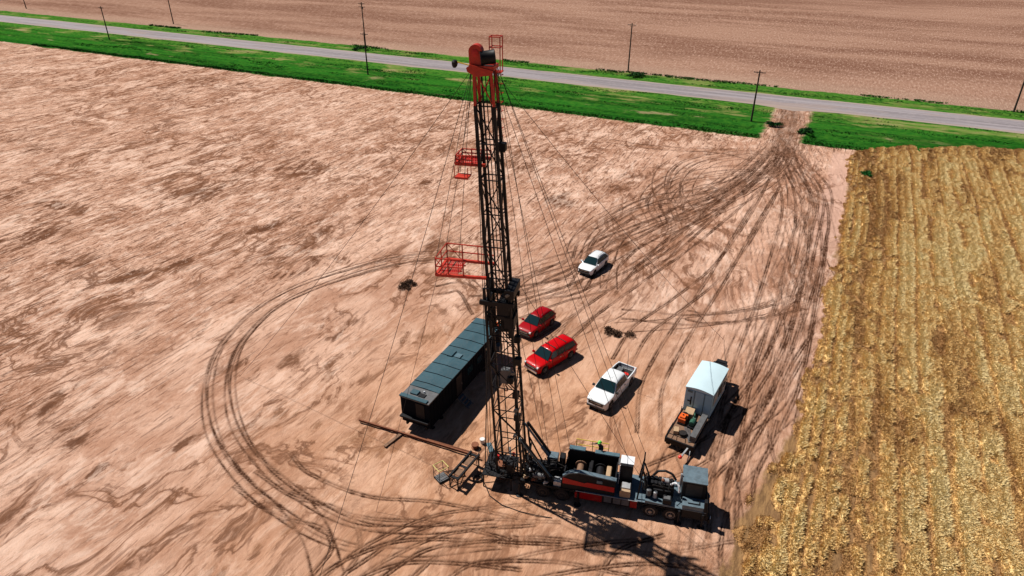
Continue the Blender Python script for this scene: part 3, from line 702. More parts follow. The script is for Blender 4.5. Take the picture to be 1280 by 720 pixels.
    m.build('windshield', tint, t, 30)
    def rr_(tt, yy):
        z = lerp(belt, H - .05, tt); xx = lerp(x3, x2, tt); n = Vector((-(H - belt), 0, x2 - x3)).normalized() * .045
        return (xx + n.x, yy * (wz(z) - .1), z + n.z)
    m = MB(); m.pane([rr_(.12, -1), rr_(.12, 1), rr_(.88, 1), rr_(.88, -1)], .015); m.build('rear_window', tint, t)
    zb, zt = belt + .03, H - .17
    def xf(z): return lerp(x0, x1, (z - belt) / (H - belt)) - .14
    def xr(z): return lerp(x3, x2, (z - belt) / (H - belt)) + .16
    cuts = {'suv': [.36, .70], 'long': [.28, .55], 'pickup': [.52]}[kind]
    for sg in (-1, 1):
        fr_ = [0] + cuts + [1]
        for a, b in zip(fr_, fr_[1:]):
            def X_(z, c): return lerp(xf(z), xr(z), c)
            g = .012
            pts = [(X_(zb, a + g), zb), (X_(zb, b - g), zb), (X_(zt, b - g), zt), (X_(zt, a + g), zt)]
            MB().pane([(px, sg * (wz(z) + .004), z) for px, z in pts], .024).build('side_window', tint, t)
        MB().box(x0 - .32, x0 - .12, sg * (hw + .02) - .02 if sg > 0 else sg * (hw + .2), sg * (hw + .2) if sg > 0 else sg * (hw + .02) + .02, belt - .02, belt + .17, .03).build('mirror', 'dark_plastic' if pickup else paint, t)
        MB().box(f - .33, f - .04, sg * half(f - .1) * .98 - .17 if sg > 0 else -half(f - .1) * .98 - .012, sg * half(f - .1) * .98 + .012 if sg > 0 else -half(f - .1) * .98 + .17, hood - .30, hood - .12, .03).build('headlight', 'lamp_white', t)
        MB().box(-f - .012, -f + .12, sg * half(-f + .05) * .98 - .14 if sg > 0 else -half(-f + .05) * .98 - .01, sg * half(-f + .05) * .98 + .01 if sg > 0 else -half(-f + .05) * .98 + .14, belt - .4, belt - .1, .02).build('tail_light', 'lamp_red', t)
        for hx in ((x0 + x3) / 2 + .35, (x0 + x3) / 2 - .75):
            MB().box(hx, hx + .2, sg * hw * .985 - .01, sg * hw * .985 + .035 if sg > 0 else -hw * .985 + .01, belt - .18, belt - .14).build('door_handle', 'chrome' if not pickup else 'dark_plastic', t) if sg > 0 else MB().box(hx, hx + .2, -hw * .985 - .035, -hw * .985 + .01, belt - .18, belt - .14).build('door_handle', 'chrome' if not pickup else 'dark_plastic', t)
        for wx in wheels: wheel(t, wx, sg * (hw - .13), wrad, .25)
        for wx in wheels:   # dark wheel well liner behind each tyre
            MB().rings((wx, sg * (hw - .32), wrad + .02), (0, sg, 0), [(0, wrad * 1.19), (.22, wrad * 1.19)], 20).build('wheel_well', 'dark_plastic', t)
        if rails: MB().path([(x2 + .15, sg * (wr - .08), H - .02), (x2 + .3, sg * (wr - .08), H + .05), (x1 - .4, sg * (wr - .08), H + .05), (x1 - .25, sg * (wr - .08), H - .02)], .018).build('roof_rail', 'dark_plastic', t)
    g = MB().box(f - .06, f + .015, -hw * .66, hw * .66, hood - .50, hood - .17, .015)
    gr = g.build('grille', 'dark_plastic', t)
    MB().box(f + .012, f + .026, -hw * .48, hw * .48, hood - .30, hood - .27).build('grille_bar', 'chrome', gr)
    MB().box(f - .14, f + .05, -hw * .80, hw * .80, .36, .56, .03).build('front_bumper', 'chrome' if kind == 'long' else 'dark_plastic', t)
    MB().box(-f - .05, -f + .12, -hw * .82, hw * .82, .40, .58, .03).build('rear_bumper', 'dark_plastic', t)
    return t

cx, cy = at(742, 328.5, .75)
car('white_suv', 'white crossover suv parked alone, farthest from the rig', cx, cy, R(-124), 'white_paint', 4.75, 1.98, 1.78, 1.04, 1.08, (1.18, .22, -1.55, -2.2), .60, (1.4, -1.36), .35, 'suv', rails=True)
cx, cy = at(671, 403, .75)
car('red_suv', 'dark red suv parked just right of the derrick, behind the longer red one', cx, cy, R(-127), 'deep_red_paint', 4.7, 1.94, 1.78, 1.04, 1.10, (1.15, .25, -1.6, -2.22), .62, (1.4, -1.36), .37, 'suv', rails=True)
cx, cy = at(689, 443, .85)
c = car('long_red_suv', 'bright red long suv with dark bars across its roof', cx, cy, R(-136), 'red_paint', 5.6, 2.04, 1.9, 1.12, 1.16, (1.45, .62, -2.25, -2.72), .70, (1.85, -1.7), .4, 'long')
for xx in (.15, -1.3): MB().box(xx - .035, xx + .035, -.68, .68, 1.925, 1.965).build('roof_bar', 'dark_plastic', c)
cx, cy = at(765, 481, .8)
PU = car('pickup_truck', 'white crew cab pickup truck with a red drum in its open bed', cx, cy, R(-124), 'white_paint', 6.2, 2.08, 1.98, 1.18, 1.22, (1.55, .72, -.92, -1.12), .72, (2.1, -1.85), .43, 'pickup', cat='pickup truck')
MB().box(-2.96, -1.22, -.80, .80, .785, .80).box(-2.96, -1.22, .80, .845, .8, 1.2).box(-2.96, -1.22, -.845, -.80, .8, 1.2).box(-1.22, -1.17, -.84, .84, .8, 1.22).build('bed_liner', 'dark_plastic', PU)
MB().box(-3.12, -3.02, -.92, .92, .6, 1.22, .01).build('tailgate', 'white_paint', PU)
MB().box(-1.6, -1.2, -.85, .85, .95, 1.25, .03).build('toolbox', 'dark_plastic', PU)
MB().tube((-1.15, .80, 1.24), (-1.15, .80, 4.3), .018, 6).build('whip_antenna', 'cable', PU)
MB().box(.15, .5, -.18, .18, 1.975, 2.01, .01).build('roof_light', 'lamp_white', PU)
pm = PU.matrix_basis if False else Matrix.Translation(PU.location) @ Matrix.Rotation(PU.rotation_euler[2], 4, 'Z')
def on(px, py, pz, root=None): return tuple(pm @ Vector((px, py, pz)))
b = MB().rings((0, 0, 0), (0, 0, 1), [(0, .30), (.02, .33), (.30, .33), (.32, .30), (.34, .30)], 20).build('red_drum', 'red_plastic'); b.location = on(-1.75, .42, 1.0 - .2); tag(b, 'low red drum in the bed of the white pickup', 'drum')
b = MB().box(-.35, .35, -.25, .25, 0, .3, .03).build('grey_crate', 'steel_grey'); b.location = on(-2.3, -.35, .802); b.rotation_euler = (0, 0, R(-124)); tag(b, 'grey steel crate at the tail end of the white pickup bed', 'crate')

# ------------------------------------------------------------------ long dark trailer house
HR = R(64.4)
hx, hy = (-9.0 - 1.06) / 2, (43.75 + 54.75) / 2
T = thing('trailer_house', 'long black trailer house with a slate blue roof left of the derrick', 'trailer', (hx, hy, -.03), HR)
hl, hwid, hz = 6.55, 1.34, 3.3     # local x: + away from the camera, y: + left
mb = MB().box(-hl, hl, -hwid, hwid, .75, hz - .06, .0)
for i in range(27):
    xx = -hl + .25 + i * .485
    mb.box(xx - .03, xx + .03, -hwid - .025, -hwid - .002, .8, hz - .1); mb.box(xx - .03, xx + .03, hwid + .002, hwid + .025, .8, hz - .1)
mb.build('wall', 'house_wall', T)
rf = MB().prism([(-hwid - .05, hz - .05), (hwid + .05, hz - .05), (hwid + .05, hz + .02), (0, hz + .09), (-hwid - .05, hz + .02)], -hl + 1.55, hl + .05, 'x').build('roof', 'roof_teal', T)
for i in range(8):
    xx = -hl + 2.2 + i * 1.42
    MB().prism([(-hwid - .06, hz + .03), (0, hz + .10), (hwid + .06, hz + .03), (hwid + .06, hz + .055), (0, hz + .125), (-hwid - .06, hz + .055)], xx, xx + .05, 'x').build('roof_seam', 'house_wall', rf)
po = MB().box(-hl - .02, -hl + 1.55, -hwid - .03, hwid + .03, hz - .12, hz - .02).build('porch_roof', 'steel_grey', T)
MB().box(-hl - .08, -hl + .32, -hwid + .2, hwid + .05, hz - .02, hz + .10, .02).build('awning_box', 'roof_teal', po)
MB().box(-hl + .55, -hl + 1.1, .1, .75, hz - .018, hz + .12, .02).build('roof_vent', 'roof_teal', po)
MB().box(-hl + .5, -hl + .95, -.6, -.05, hz - .018, hz + .05, .02).build('hatch', 'black_steel', po)
MB().rings((-hl + 1.15, -.25, hz), (0, 0, 1), [(0, .07), (.12, .07), (.15, .03)], 10).build('beacon', 'lamp_white', po)
MB().box(-.2, .7, .2, .75, hz + .10, hz + .2, .02).build('skylight', 'roof_teal', rf)
MB().box(-.1, .5, -.55, .0, hz + .10, hz + .16, .02).build('skylight', 'slate_blue', rf)
MB().box(hl - .7, hl - .3, -.9, -.2, hz + .08, hz + .15, .02).build('hatch', 'black_steel', rf)
MB().box(-hl - .35, -hl - .01, -hwid, hwid, 1.35, 1.5).build('front_ledge', 'black_steel', T)
MB().box(-hl - .03, -hl - .002, -.9, -.1, 1.55, 3.0).build('end_door', 'black_steel', T)
MB().box(-2.2, -1.3, -hwid - .05, -hwid - .002, .95, 2.95).build('side_door', 'black_steel', T)
MB().box(-1.45, -1.38, -hwid - .11, -hwid - .05, 1.8, 2.0).build('door_handle', 'chrome', T)
for wx in (-.2, 1.6, 3.2): MB().box(wx, wx + .9, -hwid - .03, -hwid - .002, 1.9, 2.6).build('window', 'glass', T)
sd = MB()
for i in range(4): sd.box(-2.1, -1.4, -hwid - .3 - i * .26, -hwid - .06 - i * .26, .72 - i * .2, .76 - i * .2)
sd.beam((-2.12, -hwid - .08, .72), (-2.12, -hwid - 1.15, 0.0), .05, .12); sd.beam((-1.38, -hwid - .08, .72), (-1.38, -hwid - 1.15, 0.0), .05, .12)
sd.build('steps', 'steel_grey', T)
ch = MB().box(-hl, hl, -1.0, -.85, .45, .75).box(-hl, hl, .85, 1.0, .45, .75)
for xx in (-5, -2.5, 0, 2.5, 5): ch.box(xx, xx + .1, -.85, .85, .5, .72)
ch.build('chassis', 'black_steel', T)
for xx in (3.4, 4.6):
    for sg in (-1, 1):
        MB().rings((xx, sg * 1.12 - .14, .5), (0, 1, 0), [(0, .3), (0, .45), (.04, .5), (.24, .5), (.28, .45), (.28, .3)], 20).build('wheel', 'rubber', T, True)
for xx in (-5.6, -4.2):
    for sg in (-1, 1): MB().tube((xx, sg * .93, 0), (xx, sg * .93, .5), .07, 8).rings((xx, sg * .93, 0), (0, 0, 1), [(0, .2), (.04, .2)], 12).build('landing_leg', 'black_steel', T)
MB().box(hl - 1.6, hl - .9, -hwid - .55, -hwid - .05, 1.2, 1.9, .04).build('air_conditioner', 'steel_grey', T)
# orange crate on the roof edge near the far end
b = MB().box(-.25, .25, -.2, .2, 0, .25, .03).build('orange_case', 'orange'); p = Matrix.Rotation(HR, 4, 'Z') @ Vector((hl - .45, -1.05, 0)); b.location = (hx + p.x, hy + p.y, hz + .05); b.rotation_euler = (0, 0, HR)
tag(b, 'small orange case on the far end of the slate blue roof', 'case')

# ------------------------------------------------------------------ pale blue box trailer
TR = R(58.5)
T = thing('box_trailer', 'flatbed trailer carrying a pale blue cabin and machinery', 'trailer', (12.25, 41.62, -.03), TR)
# local x: away from camera along the trailer, y: negative = to the right
Wd = 2.3
def TB(): return MB()
d = TB().box(0, 9.0, -Wd, 0, .82, .92)
for xx in np.arange(.4, 9, .8): d.box(xx, xx + .08, -Wd + .05, -.05, .66, .82)
d.box(0, 9, -.5, -.38, .55, .82).box(0, 9, -Wd + .38, -Wd + .5, .55, .82)
d.build('deck', 'brown', T)
TB().box(-.12, -.002, -Wd - .02, .02, .55, 1.0).box(-.12, .2, -.45, -.12, .42, .62).box(-.12, .2, -2.2, -1.85, .42, .62).build('rear_bumper', 'black_steel', T)
for sg in (-.0, -Wd):
    yy = sg; TB().box(0, 9, yy - .04 if yy == 0 else yy - .05, yy + .05 if yy == 0 else yy + .04, .78, .99).build('side_rail', 'black_steel', T)
bx0, bx1, bz0, bz1 = 4.05, 8.25, .95, 3.35
cab = TB().box(bx0, bx1, -Wd + .02, -.02, bz0, bz1 - .02).build('cabin_wall', 'box_blue', T)
rp = [(-Wd - .03 + (Wd + .06) * i / 10, bz1 - .01 + .16 * math.sin(PI * i / 10)) for i in range(11)]
TB().prism([(-Wd - .03, bz1 - .08)] + rp + [(.03, bz1 - .08)], bx0 - .06, bx1 + .06, 'x').build('cabin_roof', 'box_roof', T, 30)
for y0, y1 in ((-.75, -.08), (-1.6, -.80), (-2.2, -1.65)):
    p_ = TB().box(bx0 - .03, bx0 - .002, y0, y1, bz0 + .08, bz1 - .2).build('end_panel', 'box_blue', T)
TB().box(bx0 - .07, bx0 - .03, -.84, -.80, bz0 + .08, bz1 - .2).box(bx0 - .06, bx0 - .03, -1.66, -1.60, bz0 + .08, bz1 - .2).build('door_bar', 'slate_blue', T)
TB().box(bx0 - .08, bx0 - .03, -.62, -.52, 1.7, 2.5).box(bx0 - .1, bx0 - .03, -.62, -.3, 2.0, 2.1).build('door_handle', 'black_steel', T)
TB().box(bx0 - .05, bx0 - .03, -.62, -.2, bz1 - .45, bz1 - .25).build('vent', 'slate_blue', T)
sdr = TB().box(7.0, 7.9, -Wd - .03, -Wd + .0, 1.3, 3.0).build('side_door', 'light_steel', T)
TB().box(7.15, 7.75, -Wd - .045, -Wd - .031, 2.1, 2.7).build('door_window', 'glass', sdr)
TB().box(5.9, 6.7, -Wd - .035, -Wd + .0, 1.9, 2.8).build('side_window', 'dark_plastic', T)
TB().box(4.5, 5.6, -Wd - .03, -Wd + .0, 1.9, 2.8).build('side_panel', 'light_steel', T)
for xx in (4.8, 5.9):
    for yy in (-Wd + .05, -.35):
        TB().rings((xx, yy, .42), (0, 1, 0), [(0, .25), (0, .38), (.03, .42), (.27, .42), (.30, .38), (.30, .25)], 20).build('wheel', 'rubber', T, True)
for s_ in (0, 1):   # gooseneck plates with lightening holes
    y0 = -.25 if s_ == 0 else -Wd + .25
    g = TB()
    g.beam((9.0, y0, .85), (11.0, -Wd / 2 + (.35 if s_ == 0 else -.35), 1.15), .14, .2)
    g.beam((9.0, y0, 2.1), (11.0, -Wd / 2 + (.35 if s_ == 0 else -.35), 2.0), .14, .16)
    g.beam((9.05, y0, .8), (9.05, y0, 2.2), .16); g.beam((10.1, (y0 - Wd / 2) / 2, .95), (9.3, y0, 2.1), .12); g.beam((9.2, y0, .9), (10.9, -Wd / 2 + (.3 if s_ == 0 else -.3), 2.0), .12)
    g.build('gooseneck_side', 'black_steel', T)
g = TB().box(8.98, 9.12, -Wd + .2, -.2, 1.95, 2.12).box(10.7, 11.1, -Wd / 2 - .45, -Wd / 2 + .45, 1.0, 2.15, .05).box(9.1, 10.6, -Wd + .5, -.5, 2.02, 2.08)
g.tube((10.9, -Wd / 2, 0.0), (10.9, -Wd / 2, 1.2), .09, 10).rings((10.9, -Wd / 2, 0), (0, 0, 1), [(0, .22), (.04, .22)], 12)
g.build('gooseneck_head', 'black_steel', T)
TB().box(8.4, 8.95, -Wd + .1, -.9, .93, 1.9, .05).build('equipment_box', 'black_steel', T)
TB().box(.45, 3.6, -Wd + .06, -Wd + .52, .925, 1.55, .03).build('side_toolbox', 'steel_grey', T)
hr = TB()
for p, q_ in (((.05, -.1, .99), (.05, -.1, 1.5)), ((.05, -.1, 1.5), (1.3, -.1, 1.5)), ((1.3, -.1, 1.5), (1.3, -.1, .99)), ((.05, -.9, .99), (.05, -.9, 1.4)), ((.05, -.1, 1.4), (.05, -1.6, 1.4)), ((.05, -1.6, .99), (.05, -1.6, 1.4))): hr.tube(p, q_, .03, 6)
hr.build('side_rack', 'black_steel', T)
TB().box(1.9, 2.9, -1.7, -1.1, .925, 1.15, .03).build('skid', 'black_steel', T)
db = TB().beam((.0, -1.9, .7), (-1.5, -1.75, .75), .12, .14).beam((.0, -2.1, .6), (-.9, -2.2, .15), .06); db.build('drawbar', 'light_steel', T)
TB().rings((-1.5, -1.75, .74), (0, 0, 1), [(0, .06), (.04, .14), (.14, .16), (.22, .12), (.26, .04)], 14).build('hitch_ball', 'red_plastic', T)
tm = Matrix.Translation(T.location) @ Matrix.Rotation(TR, 4, 'Z')
def ontr(o, x, y, z, rz=0): o.location = tm @ Vector((x, y, z)); o.rotation_euler = (0, 0, TR + rz); return o
g = thing('generator', 'orange engine driven generator at the left corner of the trailer deck', 'generator'); ontr(g, 2.55, -.55, .925)
MB().box(-.55, .55, -.32, .32, .06, .16).box(-.5, .5, -.34, -.28, 0, .06).box(-.5, .5, .28, .34, 0, .06).build('base', 'black_steel', g)
MB().box(-.5, .35, -.3, .3, .16, .62, .06).build('housing', 'orange', g)
MB().box(-.42, .1, -.22, .22, .62, .78, .05).build('fuel_tank', 'orange', g)
MB().rings((.36, 0, .42), (1, 0, 0), [(0, .22), (.14, .24), (.2, .16)], 16).build('engine', 'black_steel', g)
MB().rings((-.15, 0, .78), (0, 0, 1), [(0, .07), (.05, .07)], 10).build('cap', 'black_steel', g)
MB().path([(.1, .25, .6), (.2, .33, .8), (.25, .33, 1.3)], .03).build('exhaust', 'dark_plastic', g)
MB().box(-.5, -.2, -.36, -.31, .2, .5).build('control_panel', 'dark_plastic', g)
b = ontr(MB().box(-.45, .45, -.35, .35, 0, .55, .05).build('tan_crate', 'tan_box'), 3.55, -.75, .925, .1); tag(b, 'tan crate on the trailer deck against the blue cabin', 'crate')
g = thing('pump', 'green motor pump in the middle of the trailer deck', 'pump'); ontr(g, 2.35, -1.4, 1.15)
MB().rings((-.4, 0, .28), (1, 0, 0), [(0, .1), (.02, .22), (.45, .24), (.5, .14), (.7, .14)], 16).build('motor', 'green', g, 30)
MB().box(-.35, .1, -.2, .2, 0, .12).build('base', 'black_steel', g)
MB().rings((.32, -.12, .28), (0, 1, 0), [(0, .2), (.24, .2)], 14).path([(.32, 0, .4), (.32, 0, .65), (.6, .1, .7)], .05).build('casing', 'green', g)
b = MB(); 
for k in range(4): b.rings((0, 0, .03 + k * .06), (0, 0, 1), [(0, .26), (.02, .31), (.05, .31), (.06, .26)], 18)
ontr(b.build('hose_coil', 'rubber'), .95, -1.1, .925); tag(bpy.data.objects['hose_coil'], 'black coil of hose near the front edge of the trailer deck', 'hose')
b = ontr(MB().box(-.3, .3, -.2, .2, 0, .35, .02).build('tan_case', 'tan_box'), 1.0, -.5, .925, .3); tag(b, 'small tan case near the left front corner of the trailer deck', 'case')
b = MB()
for k in range(5): b.beam((-.9, .08 * k - .16, .04 + .0 * k), (.9, .1 * k - .2, .04), .05)
ontr(b.build('steel_bars', 'steel_grey'), 1.2, -1.5, .925, .5); tag(b_ := bpy.data.objects['steel_bars'], 'bundle of grey steel bars lying across the trailer deck', 'steel bars')

# ------------------------------------------------------------------ the drilling rig
RA = R(-13.6)
RIG = thing('drilling_rig', 'tall black derrick with red crown and red boards standing on its multi axle carrier', 'drilling rig', (0.0, 37.95, -.03), RA)
def rl(wx, wy, z=0):
    p = Matrix.Rotation(-RA, 4, 'Z') @ Vector((wx - RIG.location.x, wy - RIG.location.y, 0)); return (p.x, p.y, z)
SL = -.054
def mp(z, a=0, b=0): return Vector((SL * (z - 1.5) + a, b, z))
# carrier frame
f = MB()
for yy in (-.55, .55): f.box(.6, 14.1, yy - .07, yy + .07, .72, 1.12)
for xx in np.arange(1.0, 14, 1.2): f.box(xx, xx + .12, -.48, .48, .78, 1.08)
f.box(14.1, 14.3, -1.2, 1.2, .55, 1.0, .04); f.build('frame', 'black_steel', RIG)
dk = MB()
dk.box(5.6, 14.1, -1.27, 1.27, 1.30, 1.36); dk.build('deck_plate', 'deck_blue', RIG)
MB().box(.9, 5.6, -1.27, 1.27, 1.22, 1.30).build('rear_deck_plate', 'black_steel', RIG)
for bx_ in ((4.95, 9.4, -1.24, -.9, .55, 1.28), (4.95, 9.4, .9, 1.24, .55, 1.28), (12.5, 14.05, -1.26, -.8, .6, 1.28), (12.5, 14.05, .8, 1.26, .6, 1.28)):
    MB().box(*bx_, .03).build('side_box', 'black_steel', RIG)
for a_, b_ in ((4.95, 6.9), (8.9, 9.38)): MB().box(a_, b_, -1.262, -1.245, .62, 1.22).build('red_side_panel', 'deep_red_paint', RIG)
for x0 in (7.05, 7.7, 8.3): MB().box(x0, x0 + .52, -1.275, -1.245, .72, 1.2, .01).build('locker_door', 'steel_grey', RIG)
MB().beam((5.0, -1.3, 1.33), (9.4, -1.3, 1.33), .04).build('deck_edge', 'light_steel', RIG)
for xx in (2.6, 4.0, 10.35, 11.75):
    for sg in (-1, 1):
        wl = MB().rings((0, -.17, 0), (0, 1, 0), [(0, .34), (0, .48), (.04, .54), (.30, .54), (.34, .48), (.34, .34)], 24).build('wheel', 'rubber', RIG, True, (xx, sg * 1.07, .54))
        m = MB().rings((0, sg * .12, 0), (0, sg, 0), [(0, .33), (.055, .33), (.065, .27), (.0, .2), (.04, .16), (.12, .13)], 20)
        for k in range(8): m.tube((.22 * math.cos(k * PI / 4), sg * .12, .22 * math.sin(k * PI / 4)), (.22 * math.cos(k * PI / 4), sg * .20, .22 * math.sin(k * PI / 4)), .02, 6)
        m.build('rim', 'rim' if xx > 5 else 'dark_plastic', wl)
for x0, x1 in ((.9, 5.0), (9.6, 12.5)):
    for sg in (-1, 1): MB().box(x0, x1, sg * 1.08 - .2, sg * 1.08 + .2, 1.15, 1.2).build('mudguard', 'black_steel', RIG)
# drawworks housing with the red stripe
dw = MB()
dw.prism([(4.0, 1.3), (7.75, 1.3), (7.75, 2.75), (5.2, 2.95), (4.5, 2.75), (4.0, 2.35)], -1.2, -1.12, 'y')
dw.prism([(4.0, 1.3), (7.75, 1.3), (7.75, 3.0), (4.2, 3.1), (4.0, 2.6)], 1.05, 1.13, 'y')
dw.box(3.98, 4.06, -1.12, 1.05, 1.3, 2.2); dw.box(7.67, 7.75, -1.12, 1.05, 1.3, 2.7); dw.box(4.06, 7.67, -1.12, 1.05, 1.36, 1.42)
DW = dw.build('drawworks_housing', 'black_steel', RIG)
MB().prism([(4.02, 1.78), (5.7, 1.78), (7.72, 1.72), (7.72, 2.18), (5.8, 2.22), (5.6, 2.10), (4.02, 2.32)], -1.222, -1.203, 'y').build('red_stripe', 'red_stripe', DW)
MB().prism([(4.05, 2.38), (4.5, 2.78), (5.2, 2.98), (7.8, 2.78), (7.8, 2.86), (5.2, 3.06), (4.45, 2.86), (4.0, 2.46)], -1.25, -.92, 'y').build('near_rim', 'deck_blue', DW)
MB().box(4.1, 5.3, .90, 1.30, 3.1, 3.2, .02).box(6.0, 7.8, .95, 1.30, 3.03, 3.13, .02).build('far_rim', 'slate_blue', DW)
MB().box(6.45, 6.85, -1.26, -1.21, 2.35, 2.6).build('name_plate', 'deck_blue', DW)
for (xx, r1, r2, mt) in ((5.1, .26, .44, 'rust'), (6.55, .3, .46, 'tan_box')):
    MB().rings((xx, -.75, 2.05), (0, 1, 0), [(0, r2), (.06, r2), (.061, r1), (1.3, r1), (1.301, r2), (1.36, r2)], 22).build('cable_drum', 'brown' if xx < 6 else 'black_steel', DW, 30)
MB().box(7.0, 7.35, -.6, .4, 1.45, 2.6, .05).build('brake_cover', 'tan_box', DW)
MB().box(5.7, 6.0, -.9, .9, 1.45, 2.4, .05).build('chain_case', 'black_steel', DW)
# control cabinet with white top
MB().box(7.95, 8.85, -.05, .95, 1.36, 3.3).build('cabinet', 'black_steel', RIG)
MB().box(7.92, 8.88, .15, .98, 3.3, 3.34).box(7.90, 7.95, -.12, -.06, 1.5, 3.3).build('cabinet_top', 'white_paint', RIG)
MB().box(8.1, 8.85, -1.15, -.25, 1.36, 1.95, .04).build('tan_cover', 'tan_box', RIG)
MB().box(8.2, 8.8, -.9, -.35, 1.95, 2.05, .02).build('cover_lid', 'light_steel', RIG)
# mast rest
ms = MB()
for sg in (-1, 1):
    ms.beam((9.35, sg * 1.1, 1.36), (9.55, sg * .45, 3.7), .11); ms.beam((10.2, sg * 1.0, 1.36), (9.6, sg * .45, 3.4), .09)
ms.beam((9.55, -.5, 3.3), (9.55, .5, 3.3), .12).beam((9.45, -.8, 2.4), (9.45, .8, 2.4), .09); ms.beam((9.55, -.5, 3.3), (9.4, .9, 2.0), .06)
ms.tube((9.55, .45, 3.5), (9.55, .45, 4.4), .05, 8)
ms.build('mast_rest', 'mast_black', RIG)
# engine
en = MB().box(10.0, 11.8, -.45, .45, 1.4, 2.3, .06).box(10.3, 11.6, -.62, -.45, 1.6, 2.1, .04).box(10.3, 11.6, .45, .62, 1.6, 2.1, .04)
for k in range(6): en.box(10.15 + k * .27, 10.36 + k * .27, -.38, -.08, 2.3, 2.46, .02); en.box(10.15 + k * .27, 10.36 + k * .27, .08, .38, 2.3, 2.46, .02)
EN = en.build('engine', 'black_steel', RIG)
MB().rings((9.7, -.1, 2.1), (1, 0, 0), [(0, .5), (.08, .55), (.3, .5)], 20).build('flywheel_cover', 'dark_plastic', EN)
MB().path([(10.3, .55, 2.3), (10.6, .62, 2.7), (11.1, .6, 2.85), (11.6, .5, 2.75), (11.9, .3, 2.4)], .085, 8).build('exhaust_manifold', 'black_steel', EN)
el = [(11.55 + .0, -.35, 2.55), (11.75, -.35, 2.75), (11.95, -.4, 2.78), (12.1, -.5, 2.65), (12.15, -.58, 2.40), (12.15, -.6, 2.2)]
MB().path(el, .075, 10).build('white_elbow_pipe', 'white_paint', EN, 60)
MB().rings((10.9, .0, 2.5), (1, 0, 0), [(0, .13), (.04, .19), (.5, .19), (.54, .12)], 14).build('air_filter', 'light_steel', EN)
MB().rings((10.1, -.85, 1.75), (0, 0, 1), [(0, .18), (.5, .18), (.55, .1)], 14).build('filter_can', 'steel_grey', EN)
MB().rings((10.55, -.85, 1.6), (0, 0, 1), [(0, .14), (.5, .14), (.55, .08)], 14).build('filter_can', 'light_steel', EN)
MB().path([(10.0, -.6, 2.3), (10.4, -.75, 2.65), (11.0, -.7, 2.5), (11.3, -.8, 2.0)], .035).path([(10.0, .2, 2.5), (9.8, .0, 2.9), (9.6, -.5, 2.5), (9.7, -.9, 1.9)], .035).path([(11.3, .2, 2.5), (11.5, -.2, 2.9), (11.4, -.8, 2.5)], .03).path([(10.7, -.3, 2.46), (10.9, -.6, 2.55), (11.4, -.55, 2.3)], .03).build('hose', 'rubber', EN)
MB().rings((11.0, -.2, 2.6), (0, 1, .2), [(0, .10), (.12, .12), (.2, .08)], 12).build('turbo', 'rust', EN)
MB().prism([(9.9, 1.362), (11.1, 1.362), (11.9, 1.362), (11.9, 1.40), (9.9, 1.55)], -1.26, -.70, 'y').build('cable_tray', 'deck_blue', RIG)
MB().box(10.9, 12.0, .75, 1.25, 1.362, 1.5).build('step_plate', 'deck_blue', RIG)
MB().box(11.1, 11.7, -1.22, -.72, 1.45, 1.85, .04).build('battery_box', 'black_steel', RIG)
MB().box(11.15, 11.6, -1.15, -.8, 1.85, 1.92).build('battery_lid', 'steel_grey', RIG)
# driver cab and low hood beside it
cb = MB().box(12.35, 13.95, -.35, 1.22, 1.36, 3.05, .05); CB = cb.build('cab', 'black_steel', RIG)
MB().box(12.3, 14.0, -.40, 1.26, 3.052, 3.12, .0).build('cab_roof', 'deck_blue', CB)
MB().box(13.952, 13.97, -.2, 1.08, 2.1, 2.9).build('windshield', 'glass', CB)
MB().box(12.75, 13.75, 1.222, 1.235, 2.0, 2.85).build('side_window', 'glass', CB)
MB().box(12.6, 13.7, -.368, -.352, 1.6, 2.9).build('radiator_grille', 'dark_plastic', CB)
MB().tube((12.2, .1, 1.36), (12.2, .1, 3.3), .07, 10).build('exhaust_stack', 'light_steel', CB)
MB().box(12.45, 14.0, -1.24, -.42, 1.36, 1.72, .04).build('low_hood', 'deck_blue', RIG)
MB().path([(12.8, -1.0, 1.78), (13.6, -1.0, 1.78), (13.6, -.7, 1.78), (13.4, -.6, 1.78)], .03).build('grab_pipe', 'black_steel', RIG)
MB().box(14.0, 14.2, -1.2, 1.2, 1.0, 1.5, .04).box(13.9, 14.1, -1.25, -.9, 1.2, 2.3).build('front_guard', 'black_steel', RIG)
MB().box(14.3, 14.42, -1.3, 1.3, .45, .8, .03).build('front_bumper', 'black_steel', RIG)
for yy in (-1.0, 1.0): MB().rings((14.42, yy, .75), (1, 0, 0), [(0, .12), (.04, .12), (.06, .08)], 12).build('headlight', 'lamp_white', RIG)
for xx, yy in ((12.3, -1.38), (13.9, -1.38), (5.2, -1.38), (.9, -1.45), (.9, 1.45), (12.3, 1.38), (5.2, 1.38)):
    MB().tube((xx, yy, .12), (xx, yy, 1.25), .08, 10).rings((xx, yy, .03), (0, 0, 1), [(0, .26), (.05, .26), (.1, .1)], 14).build('outrigger_jack', 'black_steel', RIG)
# yellow guard rail on the far side, red/black operator platform
pl = MB().box(4.4, 7.9, 1.3, 2.0, 2.0, 2.06).beam((4.5, 1.15, 1.3), (4.5, 1.9, 2.0), .06).beam((7.7, 1.15, 1.3), (7.7, 1.9, 2.0), .06).build('operator_platform', 'steel_grey', RIG)
yr = MB()
for xx in (4.5, 5.7, 6.9): yr.tube((xx, 1.98, 2.06), (xx, 1.98, 3.25), .03, 6)
yr.tube((4.5, 1.98, 3.25), (6.9, 1.98, 3.25), .035, 6).tube((4.5, 1.98, 2.75), (6.9, 1.98, 2.75), .03, 6)
yr.build('guard_rail', 'yellow', pl)
